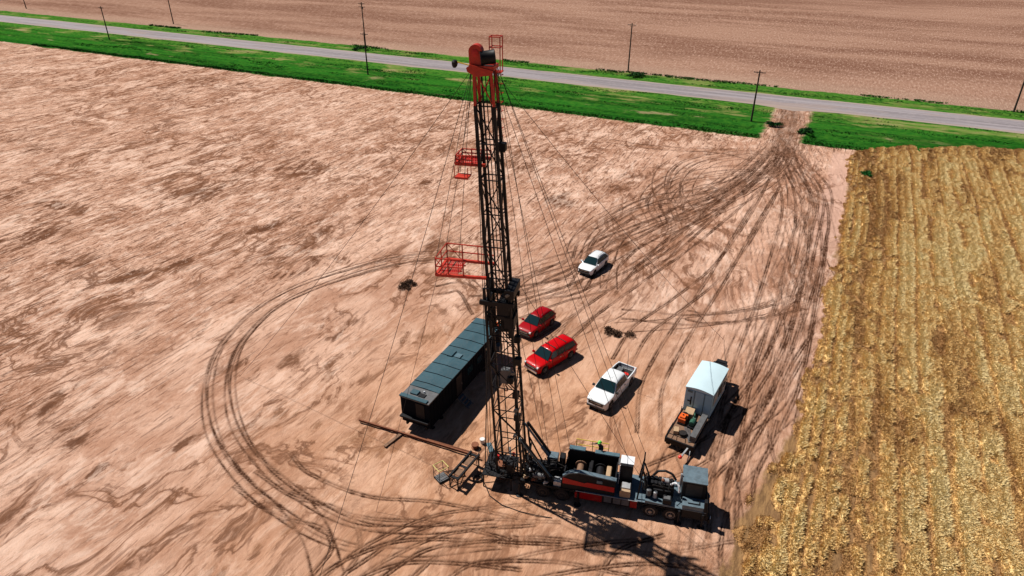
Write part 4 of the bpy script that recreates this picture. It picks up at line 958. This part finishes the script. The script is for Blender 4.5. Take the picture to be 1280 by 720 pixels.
# mast cradle, raising rams and clutter at the rear
rams = MB()
for sg in (-1, 1): rams.tube((3.3, sg * .75, 1.4), (2.1, sg * .8, 3.0), .13, 12).tube((2.1, sg * .8, 3.0), (.75, sg * .9, 4.9), .08, 12)
rams.build('raising_ram', 'deck_blue', RIG, True)
ab = MB()
for sg in (-1, 1):
    ab.beam((3.4, sg * .95, 1.3), (.95, sg * .95, 5.0), .16); ab.beam((1.3, sg * .95, 1.3), (.95, sg * .95, 4.8), .12); ab.beam((2.2, sg * .95, 1.3), (1.1, sg * .95, 3.6), .09)
for z_ in (2.0, 3.2): ab.beam((1.3, -.95, z_), (1.3, .95, z_), .1)
ab.beam((3.4, -.95, 1.45), (3.4, .95, 1.45), .14); ab.beam((1.3, -.95, 1.4), (1.3, .95, 3.2), .07)
ab.build('back_frame', 'mast_black', RIG)
MB().beam((3.1, -.98, 2.0), (.8, -.98, 5.1), .17, .06).build('brace_plate', 'slate_blue', RIG)
MB().box(2.55, 3.35, .5, 1.15, 1.3, 2.4, .04).build('tool_cabinet', 'deck_blue', RIG)
MB().rings((3.1, -.2, 1.9), (0, 1, 0), [(0, .42), (.05, .42), (.051, .28), (.6, .28), (.601, .42), (.65, .42)], 18).build('winch', 'black_steel', RIG)
MB().rings((1.8, -.9, 1.75), (1, 0, .1), [(0, .15), (.05, .2), (.9, .2), (.95, .1)], 12).build('air_tank', 'steel_grey', RIG)
MB().box(3.35, 3.9, -1.15, -.6, 1.3, 1.7, .03).build('small_box', 'light_steel', RIG)
MB().box(3.5, 3.9, .3, .9, 1.3, 2.7, .04).build('valve_cabinet', 'black_steel', RIG)
for i in range(11):   # hydraulic hoses draped over the rear deck
    r_ = np.random.default_rng(i + 40); x0 = r_.uniform(.4, 3.3); y0 = r_.uniform(-1.2, .6)
    P = [(x0, y0, 1.3)]
    for k in range(5): P.append((x0 + (k + 1) * r_.uniform(-.35, .35), y0 + r_.uniform(-.4, .4), 1.5 + math.sin((k + 1) * PI / 6) * r_.uniform(.3, 1.1)))
    MB().path(P, .035, 6).build('hydraulic_hose', 'rubber', RIG)
for i, (x0, y0, z0, c_) in enumerate(((1.1, -1.05, 1.45, 'tan_box'), (1.7, -1.1, 1.4, 'rust'), (2.2, -.85, 1.5, 'tan_box'), (2.6, -1.15, 1.35, 'light_steel'), (1.4, -.6, 1.75, 'light_steel'), (.9, -.4, 1.5, 'tan_box'), (2.2, .1, 1.6, 'black_steel'))):
    m = MB(); m.rings((x0, y0, z0), (1, .4, .2), [(0, .05), (.03, .09), (.22, .09), (.24, .13), (.29, .13), (.30, .06), (.42, .06)], 12); m.tube((x0 + .12, y0, z0), (x0 + .12, y0, z0 + .25), .025, 6)
    m.rings((x0 + .12, y0, z0 + .25), (0, 0, 1), [(0, .09), (.03, .09)], 10); m.build('valve', c_, RIG)
cat_ = MB()
for i in range(40):
    r_ = np.random.default_rng(i + 900); p = Vector((r_.uniform(.2, 3.6), r_.uniform(-1.2, 1.1), r_.uniform(1.3, 2.2))); dd = Vector((r_.normal(0, .4), r_.normal(0, .3), r_.normal(0, .3))); cat_.tube(p, p + dd, r_.uniform(.02, .05), 6); cat_.tube(p, (p.x, p.y, 1.28), .018, 5)
    if i % 8 == 7: cat_.beam((.4, -.9, 1.34), (3.4, -.9, 1.34), .05).build('pipework', 'black_steel', RIG); cat_ = MB()

# mast
def lattice(name, z0, z1, a0, b0, a1, b1, nb, rleg, rbr, material, legs='leg', open_front=False):
    br = MB()
    def c(z, i):
        t = (z - z0) / (z1 - z0); a = lerp(a0, a1, t) / 2; b = lerp(b0, b1, t) / 2
        return mp(z, *((-a, -b), (a, -b), (a, b), (-a, b))[i])
    zz = [lerp(z0, z1, k / nb) for k in range(nb + 1)]
    for k, z in enumerate(zz):
        for i in range(4):
            if open_front and i == 3: continue
            br.tube(c(z, i), c(z, (i + 1) % 4), rbr, 6)
            if k < nb:
                if (k + i) % 2: br.tube(c(z, i), c(zz[k + 1], (i + 1) % 4), rbr, 6)
                else: br.tube(c(zz[k + 1], i), c(z, (i + 1) % 4), rbr, 6)
    o = br.build(name, material, RIG)
    for i in range(4):
        m = MB(); m.beam(c(z0, i), c(z1, i), rleg * 2); m.build(legs, material, o)
    return o, c
LO, cl = lattice('lower_mast', 1.4, 16.8, 1.85, 1.55, 1.65, 1.4, 8, .07, .038, 'mast_black')
UP, cu = lattice('upper_mast', 13.2, 28.25, 1.28, 1.12, 1.08, .95, 7, .085, .04, 'mast_black')
TOP, ct = lattice('crown_frame', 28.25, 30.3, 1.08, .95, .95, .9, 1, .07, .04, 'orange_red')
# ladder up the mast
ldm = MB()
for off in (.35, .75):
    ldm.beam(mp(2, off, .85), mp(16.5, off, .75), .035); ldm.beam(mp(16.5, off - .15, .62), mp(30, off - .15, .52), .035)
for z_ in np.arange(2.3, 30, .5): ldm.tube(mp(z_, .35 - (.15 if z_ > 16.5 else 0), .80 if z_ < 16.5 else .57), mp(z_, .75 - (.15 if z_ > 16.5 else 0), .80 if z_ < 16.5 else .57), .014, 5)
ldm.build('ladder', 'mast_black', RIG)
# hose and line bundle inside the mast
for (a, b, z0, z1, r_) in ((-.1, -.25, 3, 30, .035), (.1, -.25, 10, 30, .03), (-.25, .1, 10, 30, .03), (.2, .2, 10, 30, .04)):
    MB().tube(mp(z0, a, b), mp(z1, a, b), r_, 6).build('hoist_line', 'cable', RIG)
MB().path([mp(2, .3, .4), mp(9, .5, .5), mp(16, .45, .5)], .07, 8).build('standpipe', 'mast_black', RIG)
# section lock / lower crown deck
lk = MB(); z_ = 16.2
lk.box(0, 0, 0, 0, 0, 0) if False else None
for (a0, a1, b0, b1, h0, h1) in ((-1.15, 1.1, -.95, -.75, 15.7, 16.0), (-1.15, 1.1, .7, .9, 15.7, 16.0), (.55, 1.15, -.9, .9, 16.3, 16.9), (-.1, .7, -.7, .6, 14.6, 15.8), (.35, 1.0, -.75, .4, 14.0, 14.8), (-.9, -.6, -.7, .7, 15.5, 15.9), (.0, .5, -.4, .4, 13.5, 14.4)):
    o_ = mp((h0 + h1) / 2); lk.box(o_.x + a0, o_.x + a1, b0, b1, h0, h1, .03)
for k in range(14):
    r_ = np.random.default_rng(k + 300); p = mp(r_.uniform(13.3, 16.8), r_.uniform(-.3, 1.0), r_.uniform(-.8, .6)); lk.tube(p, p + Vector((r_.normal(0, .35), r_.normal(0, .2), r_.normal(0, .4))), .04, 6)
lk.build('mast_lock', 'mast_black', RIG)
for (z_, a, b) in ((11.6, 1.15, -.8), (9.6, .4, -.3), (8.3, .7, -.2), (12.6, .9, .3), (6.5, .75, -.4), (25.8, .7, .2)):
    p = mp(z_, a, b); MB().box(p.x - .22, p.x + .22, b - .2, b + .2, z_ - .25, z_ + .25, .05).build('junction_box', 'mast_black', RIG)
for (z_, a, b) in ((10.7, .75, -.85), (7.6, .8, -.9), (5.2, .6, -.8), (16.6, .7, -.75)):
    p = mp(z_, a, b); MB().rings(p, (.3, -1, -.4), [(0, .10), (.18, .17), (.2, .12)], 12).build('flood_lamp', 'steel_grey', RIG)
# travelling block
tb = thing('travelling_block', 'black travelling block hanging on lines inside the lower mast', 'travelling block', tuple(Matrix.Translation(RIG.location) @ Matrix.Rotation(RA, 4, 'Z') @ mp(9.2, 0, -.1)), RA)
MB().prism([(-.3, .0), (.3, .0), (.36, .5), (.28, 1.1), (-.28, 1.1), (-.36, .5)], -.22, .22, 'y').build('side_plates', 'steel_grey', tb)
MB().rings((0, -.16, .6), (0, 1, 0), [(0, .34), (.32, .34)], 18).build('sheave', 'mast_black', tb)
MB().path([(0, 0, 0), (0, 0, -.35), (.14, 0, -.55), (.1, 0, -.75), (-.1, 0, -.75), (-.14, 0, -.6)], .055, 8).build('hook', 'rust', tb)
# crown
c0 = mp(30.3)
cr = MB()
cr.box(c0.x - .62, c0.x + .62, -.56, -.46, 30.2, 30.42).box(c0.x - .62, c0.x + .62, .46, .56, 30.2, 30.42).box(c0.x - .68, c0.x - .58, -.55, .55, 30.2, 30.45).box(c0.x + .58, c0.x + .68, -.55, .55, 30.2, 30.42)
cr.prism([(c0.x - .8, 30.1), (c0.x - .3, 29.85), (c0.x + .5, 29.95), (c0.x + .66, 30.2), (c0.x - .6, 30.48), (c0.x - .85, 30.3)], -.62, -.58, 'y')
cr.build('crown_beam', 'orange_red', TOP)
MB().box(c0.x - .6, c0.x + .6, -.48, .48, 30.25, 30.3).build('crown_floor', 'black_steel', TOP)
hood = [(c0.x + .0, 30.3)] + [(c0.x - .38 + .37 * math.cos(t_), 31.12 + .37 * math.sin(t_)) for t_ in np.linspace(-.1, PI * .98, 10)] + [(c0.x - .72, 30.3)]
MB().prism(hood, -.42, .05, 'y').build('sheave_guard', 'orange_red', TOP, 35)
MB().rings((c0.x - .12, -.35, 30.78), (1, .35, .12), [(0, .34), (.03, .40), (.1, .36), (.72, .36), (.79, .40), (.82, .34)], 22).build('crown_sheave', 'mast_black', TOP, 30)
MB().rings((c0.x - .38, -.42, 31.05), (0, -1, 0), [(0, .2), (.03, .2), (.05, .08)], 16).build('guard_hub', 'red_stripe', TOP)
cg = MB()
for (a, b) in ((.15, .55), (.75, .55), (.75, 1.1), (.15, 1.1)):
    cg.tube((c0.x + a, b, 29.9), (c0.x + a, b, 31.75), .03, 6)
for z_ in (31.2, 31.75):
    for p, q_ in (((.15, .55), (.75, .55)), ((.75, .55), (.75, 1.1)), ((.75, 1.1), (.15, 1.1)), ((.15, 1.1), (.15, .55))): cg.tube((c0.x + p[0], p[1], z_), (c0.x + q_[0], q_[1], z_), .03, 6)
cg.box(c0.x + .1, c0.x + .8, .5, 1.15, 29.85, 29.9); cg.build('ladder_cage', 'orange_red', TOP)
cg = MB()
for z_ in np.arange(26.2, 30, .5):
    for sg in (0,): cg.path([(c0.x + .35, .6, z_), (c0.x + .3, 1.05, z_), (c0.x + .8, 1.05, z_), (c0.x + .75, .6, z_)], .02, 5)
cg.build('ladder_hoop', 'orange_red', TOP)
MB().tube((c0.x - .7, -.2, 30.35), (c0.x - 1.5, -.2, 30.5), .035, 8).build('lamp_arm', 'yellow', TOP)
MB().rings((c0.x - 1.65, -.2, 30.2), (.15, 0, 1), [(0, .08), (.1, .15), (.3, .18), (.4, .1)], 14).build('crown_lamp', 'black_steel', TOP)
# boards
def board(name, label, z, x0, x1, y0, y1, y0o, y1o, rail, back=True, floor_x=.45, parent=RIG):
    ax = SL * (z - 1.5); X0, X1 = ax + x0, ax + x1
    def pt(x, y, zz): return (x, y, zz)
    fl = MB()
    fl.beam((X0, y0o, z), (X1, y0, z), .17); fl.beam((X0, y1o, z), (X1, y1, z), .17); fl.beam((X0, y0o, z), (X0, y1o, z), .17)
    o = fl.build(name, 'orange_red', parent, label=label)
    xm = lerp(X0, X1, floor_x); g = MB()
    nst = int((xm - X0) / .12)
    for k in range(nst):
        xx = X0 + .06 + k * .12; t_ = (xx - X0) / (X1 - X0); g.box(xx, xx + .07, lerp(y0o, y0, t_) + .05, lerp(y1o, y1, t_) - .05, z - .0, z + .035)
    for yy in (.3, .7): g.beam((X0, lerp(y0o, y1o, yy), z - .05), (xm, lerp(y0, y1, yy), z - .05), .07)
    g.build('board_floor', 'red_stripe', o)
    if rail:
        r_ = MB(); P0 = [(X0, y0o), (lerp(X0, X1, .25), lerp(y0o, y0, .25)), (lerp(X0, X1, .55), lerp(y0o, y0, .55))]
        P1 = [(X0, y1o), (lerp(X0, X1, .33), lerp(y1o, y1, .33)), (lerp(X0, X1, .66), lerp(y1o, y1, .66)), (X1, y1)]
        for PP in (P0, P1, [P0[0], (X0, (y0o + y1o) / 2), P1[0]]):
            for a, b in PP: r_.tube((a, b, z), (a, b, z + rail), .042, 6)
            for h_ in (rail, rail * .52):
                for (a, b), (c_, d_) in zip(PP, PP[1:]): r_.tube((a, b, z + h_), (c_, d_, z + h_), .042, 6)
        r_.tube((P1[0][0], P1[0][1], z + rail), (P1[1][0], P1[1][1], z), .025, 6); r_.tube((P0[0][0], P0[0][1], z + rail), (X0, (y0o + y1o) / 2, z), .025, 6)
        r_.build('guard_rail', 'orange_red', o)
    return o
B1 = board('tubing_board', 'large red railed board, lower of the two on the derrick', 17.6, -3.8, -.6, -.8, 1.2, -1.1, 1.15, 1.15)
B2 = board('rod_basket', 'small red board high on the derrick', 24.7, -2.2, -.4, -.4, .9, -.5, .8, .5, True, .75)
B2.location = (0, .6, -.1)
bx = SL * 22 ; m = MB().box(bx - 2.1, bx - 1.3, -.7, .0, 23.95, 24.07, .01)
for a, b in ((-2.1, -.7), (-1.3, -.7), (-1.3, 0), (-2.1, 0)): m.tube((bx + a, b, 24.0), (bx + a, b, 24.7), .025, 6)
m.build('lower_basket', 'orange_red', RIG)
# lines and guys
def wire(p, q_, r=.016, sag=0, name='guy_wire'):
    p = Vector(p); q_ = Vector(q_); P = [p.lerp(q_, k / 12) - Vector((0, 0, sag * 4 * (k / 12) * (1 - k / 12))) for k in range(13)]
    return MB().path([tuple(v) for v in P], r, 5).build(name, 'cable', RIG)
tl, tr = mp(30.2, -.6, -.4), mp(30.2, .6, -.4); tlb, trb = mp(30.2, -.6, .5), mp(30.2, .6, .5)
a = B1
wire(tl, (SL * 16.2 - 3.75, -.95, 18.8)); wire(tlb, (SL * 16.2 - 3.75, 1.05, 18.8)); wire(tl, (SL * 22 - 1.75, -.7, 24.4)); wire(tlb, (SL * 22 - 1.0, .0, 24.4))
wire(tl, (SL * 16.2 - 2.4, -.9, 17.7)); wire(tr, (4.1, 1.1, 3.2)); wire(trb, (4.1, -1.0, 2.4))
wire(tr, (8.3, .9, 3.36)); wire(trb, (9.55, .45, 4.3)); wire(trb, (9.55, -.45, 3.6)); wire(tr, (2.6, .9, 2.4)); wire(mp(17, .9, .7), (9.5, .9, 1.5)); wire(mp(17, .9, -.7), (3.2, -.9, 1.5))
for px, py, tp in ((300, 470, tl), (905, 425, tr), (395, 735, tl)):
    wx, wy = at(px, py); wire(tp, rl(wx, wy, 0.03), .016, .6)
wire(mp(17.7, -3.7, -.9), rl(*at(470, 640), .03), .012, .2)
for i, (a, b) in enumerate(((-1.95, -.5), (-1.7, -.2), (-1.35, -.7))): MB().tube((a, b, 1.2), mp(29.8 if i else 17.7, -.55, -.3 + .2 * i), .022 if i != 0 else .04, 6).build('tong_line', 'cable', RIG)
# work floor
wf = MB().box(-2.0, .3, -1.25, 1.15, 1.22, 1.28)
for k in range(9): wf.box(-1.98 + k * .25, -1.93 + k * .25, -1.24, 1.14, 1.281, 1.30)
for a, b in ((-1.9, -1.15), (-1.9, 1.05), (.2, -1.15), (.2, 1.05)): wf.tube((a, b, .03), (a, b, 1.22), .06, 8)
wf.beam((-1.9, -1.15, .3), (.2, -1.15, 1.1), .05).beam((-1.9, 1.05, .3), (.2, 1.05, 1.1), .05)
WF = wf.build('work_floor', 'black_steel', RIG)
MB().rings((-.7, .0, 1.3), (0, 0, 1), [(0, .42), (.22, .42), (.26, .3)], 18).build('slip_bowl', 'rust', WF)
MB().box(-.2, .25, -.9, -.35, 1.3, 2.3, .05).box(-.6, -.1, -.5, .0, 1.9, 2.2, .05).beam((-.1, -.6, 2.2), (-.9, -.1, 2.0), .1).build('power_tong', 'black_steel', WF)
MB().rings((-1.25, .55, 1.3), (0, 0, 1), [(0, .12), (.3, .13), (.34, .16), (.4, .16)], 14).build('elevator', 'red_stripe', WF)
MB().rings((-.05, .75, 1.7), (0, 0, 1), [(0, .1), (.25, .12), (.3, .05)], 12).build('valve_wheel', 'red_stripe', WF)
for i in range(7):
    r_ = np.random.default_rng(i + 70); a0 = r_.uniform(-1.8, .1); b0 = r_.uniform(-1.2, .9); P = [(a0 + .35 * math.cos(t_) * (1 + .1 * t_), b0 + .28 * math.sin(t_), 1.3 + r_.uniform(.02, .45)) for t_ in np.linspace(0, 5, 9)]
    MB().path(P, .03, 6).build('hose', 'rubber', WF)
for i in range(9):
    r_ = np.random.default_rng(i + 170); p = Vector((r_.uniform(-1.9, .1), r_.uniform(-1.2, 1.0), 1.32)); MB().tube(p, p + Vector((r_.normal(0, .3), r_.normal(0, .25), r_.uniform(.2, 1.1))), r_.uniform(.03, .07), 8).build('tool', 'steel_grey' if i % 3 == 0 else 'black_steel', WF)
MB().beam((-1.9, 1.2, 1.25), (-2.6, 2.9, .5), .4, .08).build('slide_ramp', 'slate_blue', RIG)

# wellhead below the floor
wx = Matrix.Translation(RIG.location) @ Matrix.Rotation(RA, 4, 'Z') @ Vector((-.7, 0, 0))
W_ = thing('wellhead', 'rusty wellhead stack standing under the rig floor', 'wellhead', (wx.x, wx.y, 0), RA)
MB().rings((0, 0, 0), (0, 0, 1), [(0, .3), (.08, .3), (.081, .18), (.4, .18), (.401, .28), (.48, .28), (.481, .2), (1.1, .2), (1.101, .28), (1.17, .28)], 16).build('casing_head', 'rust', W_)
MB().tube((-.6, 0, .6), (.6, 0, .6), .08, 10).rings((.6, 0, .6), (1, 0, 0), [(0, .14), (.06, .14)], 12).rings((-.66, 0, .6), (1, 0, 0), [(0, .14), (.06, .14)], 12).build('side_outlet', 'rust', W_)

# ------------------------------------------------------------------ things left of the rig
def ground_thing(o, x, y, rz=0, dz=0): o.location = (x, y, zxy(x, y) + dz); o.rotation_euler = (0, 0, rz); return o
# pipe rack with legs
xa, ya = at(594, 565, 1.1); xb, yb = at(566, 597, 1.1); L = math.hypot(xb - xa, yb - ya); an = math.atan2(yb - ya, xb - xa)
T = thing('pipe_stand', 'black steel pipe stand with slatted top left of the derrick base', 'pipe stand', ((xa + xb) / 2, (ya + yb) / 2, zxy(-3.5, 38)), an)
m = MB().beam((-L / 2, -.36, 1.1), (L / 2, -.36, 1.1), .13, .18).beam((-L / 2, .36, 1.1), (L / 2, .36, 1.1), .13, .18); m.build('side_rail', 'black_steel', T)
for xx in (-L / 2 + .1, 0, L / 2 - .3): MB().box(xx, xx + .2, -.3, .3, 1.03, 1.09).build('cross_bar', 'black_steel', T)
MB().box(-L / 2 + .5, -.2, -.29, .29, 1.0, 1.05).build('top_plate', 'brown', T); MB().box(.4, L / 2 - .5, -.29, .29, 1.0, 1.05).build('top_plate', 'brown', T)
for xx in (-L / 2 + .1, L / 2 - .1):
    for yy in (-.36, .36): MB().beam((xx, yy, -.05), (xx, yy, 1.02), .08).build('leg', 'black_steel', T)
MB().beam((L / 2 - .1, -.36, .1), (L / 2 - 1.2, -.36, 1.0), .05).beam((L / 2 - .1, .36, .1), (L / 2 - 1.2, .36, 1.0), .05).build('brace', 'black_steel', T)
# small work stand with yellow top rail
sx, sy = at(554, 590, .6)
T = thing('access_stand', 'small stand with a square pale yellow top rail beside the pipe stand', 'access stand', (sx - .15, sy, zxy(sx, sy)), R(38))
def sq(z, r=.42): return [(-r, -r, z), (r, -r, z), (r, r, z), (-r, r, z), (-r, -r, z)]
MB().path(sq(1.3), .03, 6).build('top_rail', 'pale_yellow', T)
m = MB()
for a, b, _ in sq(0)[:4]: m.tube((a, b, 0), (a, b, 1.28), .022, 6)
m.build('post', 'black_steel', T)
MB().path(sq(.12), .03, 6).path(sq(.65), .018, 6).build('frame', 'black_steel', T)
MB().box(-.4, .4, -.4, .4, .15, .18).build('step_plate', 'steel_grey', T)
m = MB().beam((.42, -.42, .12), (1.6, -.9, .05), .05).beam((.42, .42, .12), (1.6, .0, .05), .05); m.path([(.42, -.42, .9), (1.55, -.85, .75), (1.55, -.85, .05)], .02, 6); m.build('side_frame', 'black_steel', T)
# long rusty beams and sleeper
x0, y0 = at(449, 527); x1, y1 = at(600, 571, .2); L = math.hypot(x1 - x0, y1 - y0); an = math.atan2(y1 - y0, x1 - x0)
m = MB().box(-L / 2, L / 2, -.065, .065, .19, .22).box(-L / 2, L / 2, -.015, .015, .05, .19).box(-L / 2, L / 2, -.065, .065, .02, .05)
b = m.build('steel_beam', 'rust'); b.location = ((x0 + x1) / 2, (y0 + y1) / 2, .06); b.rotation_euler = (0, 0, an); tag(b, 'long rusty steel beam running from the trailer house to the pipe stand', 'beam')
m = MB().tube((-2.2, 0, .06), (2.2, 0, .06), .055, 10); b = m.build('steel_pipe', 'rust'); px_, py_ = at(566, 558, .1); b.location = (px_ - .1, py_, .06); b.rotation_euler = (0, 0, an + .02); tag(b, 'short rusty pipe lying behind the long beam near the pipe stand', 'pipe')
x0, y0 = at(481, 559); x1, y1 = at(505, 539, .1); L = math.hypot(x1 - x0, y1 - y0); m = MB().box(-L / 2, L / 2, -.13, .13, 0, .10, .01); b = m.build('timber_sleeper', 'brown')
b.location = ((x0 + x1) / 2, (y0 + y1) / 2, .02); b.rotation_euler = (0, 0, math.atan2(y1 - y0, x1 - x0)); tag(b, 'brown timber sleeper crossing under the long rusty beam', 'timber')
x0, y0 = at(447, 540); x1, y1 = at(505, 555); m = MB().beam((x0 - .3, y0 + 1.0, .05), (x1 - .8, y1 + .75, .06), .05); 
# bucket, drum, hose
bx_, by_ = at(603, 553); b = MB().rings((0, 0, 0), (0, 0, 1), [(0, .17), (.42, .21), (.44, .22), (.46, .19), (.44, .0)], 18).build('white_bucket', 'white_plastic'); ground_thing(b, bx_, by_); tag(b, 'white bucket between the trailer house and the derrick base', 'bucket')
bx_, by_ = at(594, 559); b = MB().rings((0, 0, 0), (0, 0, 1), [(0, .30), (.05, .31), (.06, .20), (.34, .20), (.35, .31), (.40, .30)], 18).build('cable_spool', 'rust'); ground_thing(b, bx_, by_); tag(b, 'rusty brown cable spool beside the white bucket', 'spool')
hx_, hy_ = at(597, 599); m = MB()
for k in range(3): m.path([(.30 * math.cos(t_) * (1 + .1 * k), .30 * math.sin(t_), .06 + .05 * k) for t_ in np.linspace(0, 2 * PI, 15)], .035, 6)
b = ground_thing(m.build('black_hose_coil', 'rubber'), hx_, hy_); tag(b, 'black coil of hose on the dirt left of the derrick base', 'hose')
P = [(*at(600, 572), .9), (*at(596, 583), .5), (*at(598, 594), .08), (*at(607, 595), .08), (*at(612, 585), .3), (*at(609, 573), .9), (*at(618, 566), 1.3)]
b = MB().path([tuple(p) for p in spline(np.array(P))[::6]] if False else P, .03, 6).build('looped_hose', 'rubber'); tag(b, 'thin black hose looping between the pipe stand and the rig floor', 'hose')
P = [(*at(606, 605), .06), (*at(612, 620), .05), (*at(628, 632), .05), (*at(650, 640), .05), (*at(672, 645), .05), (*at(690, 648), .05)]
b = MB().path(P, .03, 6).build('ground_hose', 'rubber'); tag(b, 'black hose lying on the dirt round the near side of the derrick base', 'hose')

# ------------------------------------------------------------------ worker
def person(label, x, y, z, rz):
    T = thing('person', label, 'person', (x, y, z), rz)
    J = {'pel': ((0, 0, .95), .15), 'wai': ((0, .02, 1.10), .135), 'che': ((0, .08, 1.32), .155), 'nb': ((0, .12, 1.48), .075), 'hd0': ((0, .16, 1.56), .075), 'hd': ((0, .19, 1.66), .098), 'hdt': ((0, .18, 1.74), .07)}
    E = [('pel', 'wai'), ('wai', 'che'), ('che', 'nb'), ('nb', 'hd0'), ('hd0', 'hd'), ('hd', 'hdt')]
    for s_, n_ in ((-1, 'r'), (1, 'l')):
        J['hip' + n_] = ((s_ * .10, 0, .90), .10); J['kne' + n_] = ((s_ * .13, .06, .50), .068); J['ank' + n_] = ((s_ * .14, 0, .10), .048); J['toe' + n_] = ((s_ * .16, .17, .05), .042)
        E += [('pel', 'hip' + n_), ('hip' + n_, 'kne' + n_), ('kne' + n_, 'ank' + n_), ('ank' + n_, 'toe' + n_)]
        J['sho' + n_] = ((s_ * .20, .10, 1.40), .068)
        if s_ == 1: J['elb' + n_] = ((.42, .22, 1.28), .046); J['wri' + n_] = ((.66, .34, 1.20), .030); dirv = Vector((.24, .12, -.06)).normalized()
        else: J['elb' + n_] = ((-.28, .14, 1.12), .046); J['wri' + n_] = ((-.24, .36, 1.05), .030); dirv = Vector((.05, .24, -.05)).normalized()
        wv_ = Vector(J['wri' + n_][0]); J['pal' + n_] = (tuple(wv_ + dirv * .07), .034)
        E += [('che', 'sho' + n_), ('sho' + n_, 'elb' + n_), ('elb' + n_, 'wri' + n_), ('wri' + n_, 'pal' + n_)]
        side = dirv.cross(Vector((0, 0, 1))).normalized()
        for k, ln in enumerate((.06, .075, .08, .07)):
            o_ = (k - 1.5) * .021; b1 = wv_ + dirv * .10 + side * o_; b2 = b1 + dirv * ln * .5 + Vector((0, 0, -.008)); b3 = b2 + dirv * ln * .4 + Vector((0, 0, -.025))
            for i_, pp in enumerate((b1, b2, b3)): J['f%s%d%d' % (n_, k, i_)] = (tuple(pp), .0095 - .001 * i_)
            E += [('pal' + n_, 'f%s%d0' % (n_, k)), ('f%s%d0' % (n_, k), 'f%s%d1' % (n_, k)), ('f%s%d1' % (n_, k), 'f%s%d2' % (n_, k))]
        t1 = wv_ + dirv * .05 + side * .045; t2 = t1 + dirv * .035 + side * .015
        J['t%s0' % n_] = (tuple(t1), .011); J['t%s1' % n_] = (tuple(t2), .009); E += [('pal' + n_, 't%s0' % n_), ('t%s0' % n_, 't%s1' % n_)]
    ks = list(J); me = bpy.data.meshes.new('body'); me.from_pydata([J[k][0] for k in ks], [(ks.index(a), ks.index(b)) for a, b in E], [])
    o = bpy.data.objects.new('body', me); COL.objects.link(o); o.modifiers.new('skin', 'SKIN'); sb = o.modifiers.new('sub', 'SUBSURF'); sb.levels = 2; sb.render_levels = 2
    sv = me.skin_vertices[0].data
    for i, k in enumerate(ks): sv[i].radius = (J[k][1], J[k][1]); sv[i].use_root = (k == 'pel')
    bpy.context.view_layer.update(); dg = bpy.context.evaluated_depsgraph_get(); m2 = bpy.data.meshes.new_from_object(o.evaluated_get(dg)); o.modifiers.clear(); o.data = m2; o.parent = T
    m2.materials.clear(); m2.materials.append(M['coverall']); m2.materials.append(M['skin']); m2.materials.append(M['rubber'])
    wl = [Vector(J['wri' + n_][0]) for n_ in 'rl']
    for p in m2.polygons:
        c_ = p.center; p.use_smooth = True
        if c_.z > 1.52: p.material_index = 1
        elif c_.z < .14: p.material_index = 2
        elif any((c_ - J_).length < .20 and (c_ - J_).dot(d_) > .0 for J_, d_ in ((wl[0], Vector((.05, .24, -.05))), (wl[1], Vector((.24, .12, -.06))))): p.material_index = 1
    hm = MB().rings((0, .185, 1.69), (0, 0, 1), [(0, .15), (.012, .15), (.013, .125), (.06, .118), (.10, .09), (.125, .04)], 18); hm.box(-.07, .07, .30, .40, 1.688, 1.70); hm.build('hard_hat', 'lime', T, True)
    MB().rings((-.035, .278, 1.665), (0, 1, 0), [(0, .013), (.01, .008)], 8).rings((.035, .278, 1.665), (0, 1, 0), [(0, .013), (.01, .008)], 8).build('eye', 'dark_plastic', T)
    MB().prism([(.27, 1.655), (.315, 1.615), (.27, 1.605)], -.014, .014, 'x').build('nose', 'skin', T)
    MB().box(-.022, .022, .272, .281, 1.578, 1.588).build('mouth', 'red_stripe', T)
    for sg in (-1, 1): MB().rings((sg * .095, .18, 1.645), (sg, 0, 0), [(0, .03), (.015, .025)], 8).build('ear', 'skin', T)
    return T
pw_ = Matrix.Translation(RIG.location) @ Matrix.Rotation(RA, 4, 'Z') @ Vector((6.35, 1.62, 2.06))
person('worker in dark coverall and lime green hard hat reaching along the yellow rail', pw_.x, pw_.y, pw_.z, RA + R(150))
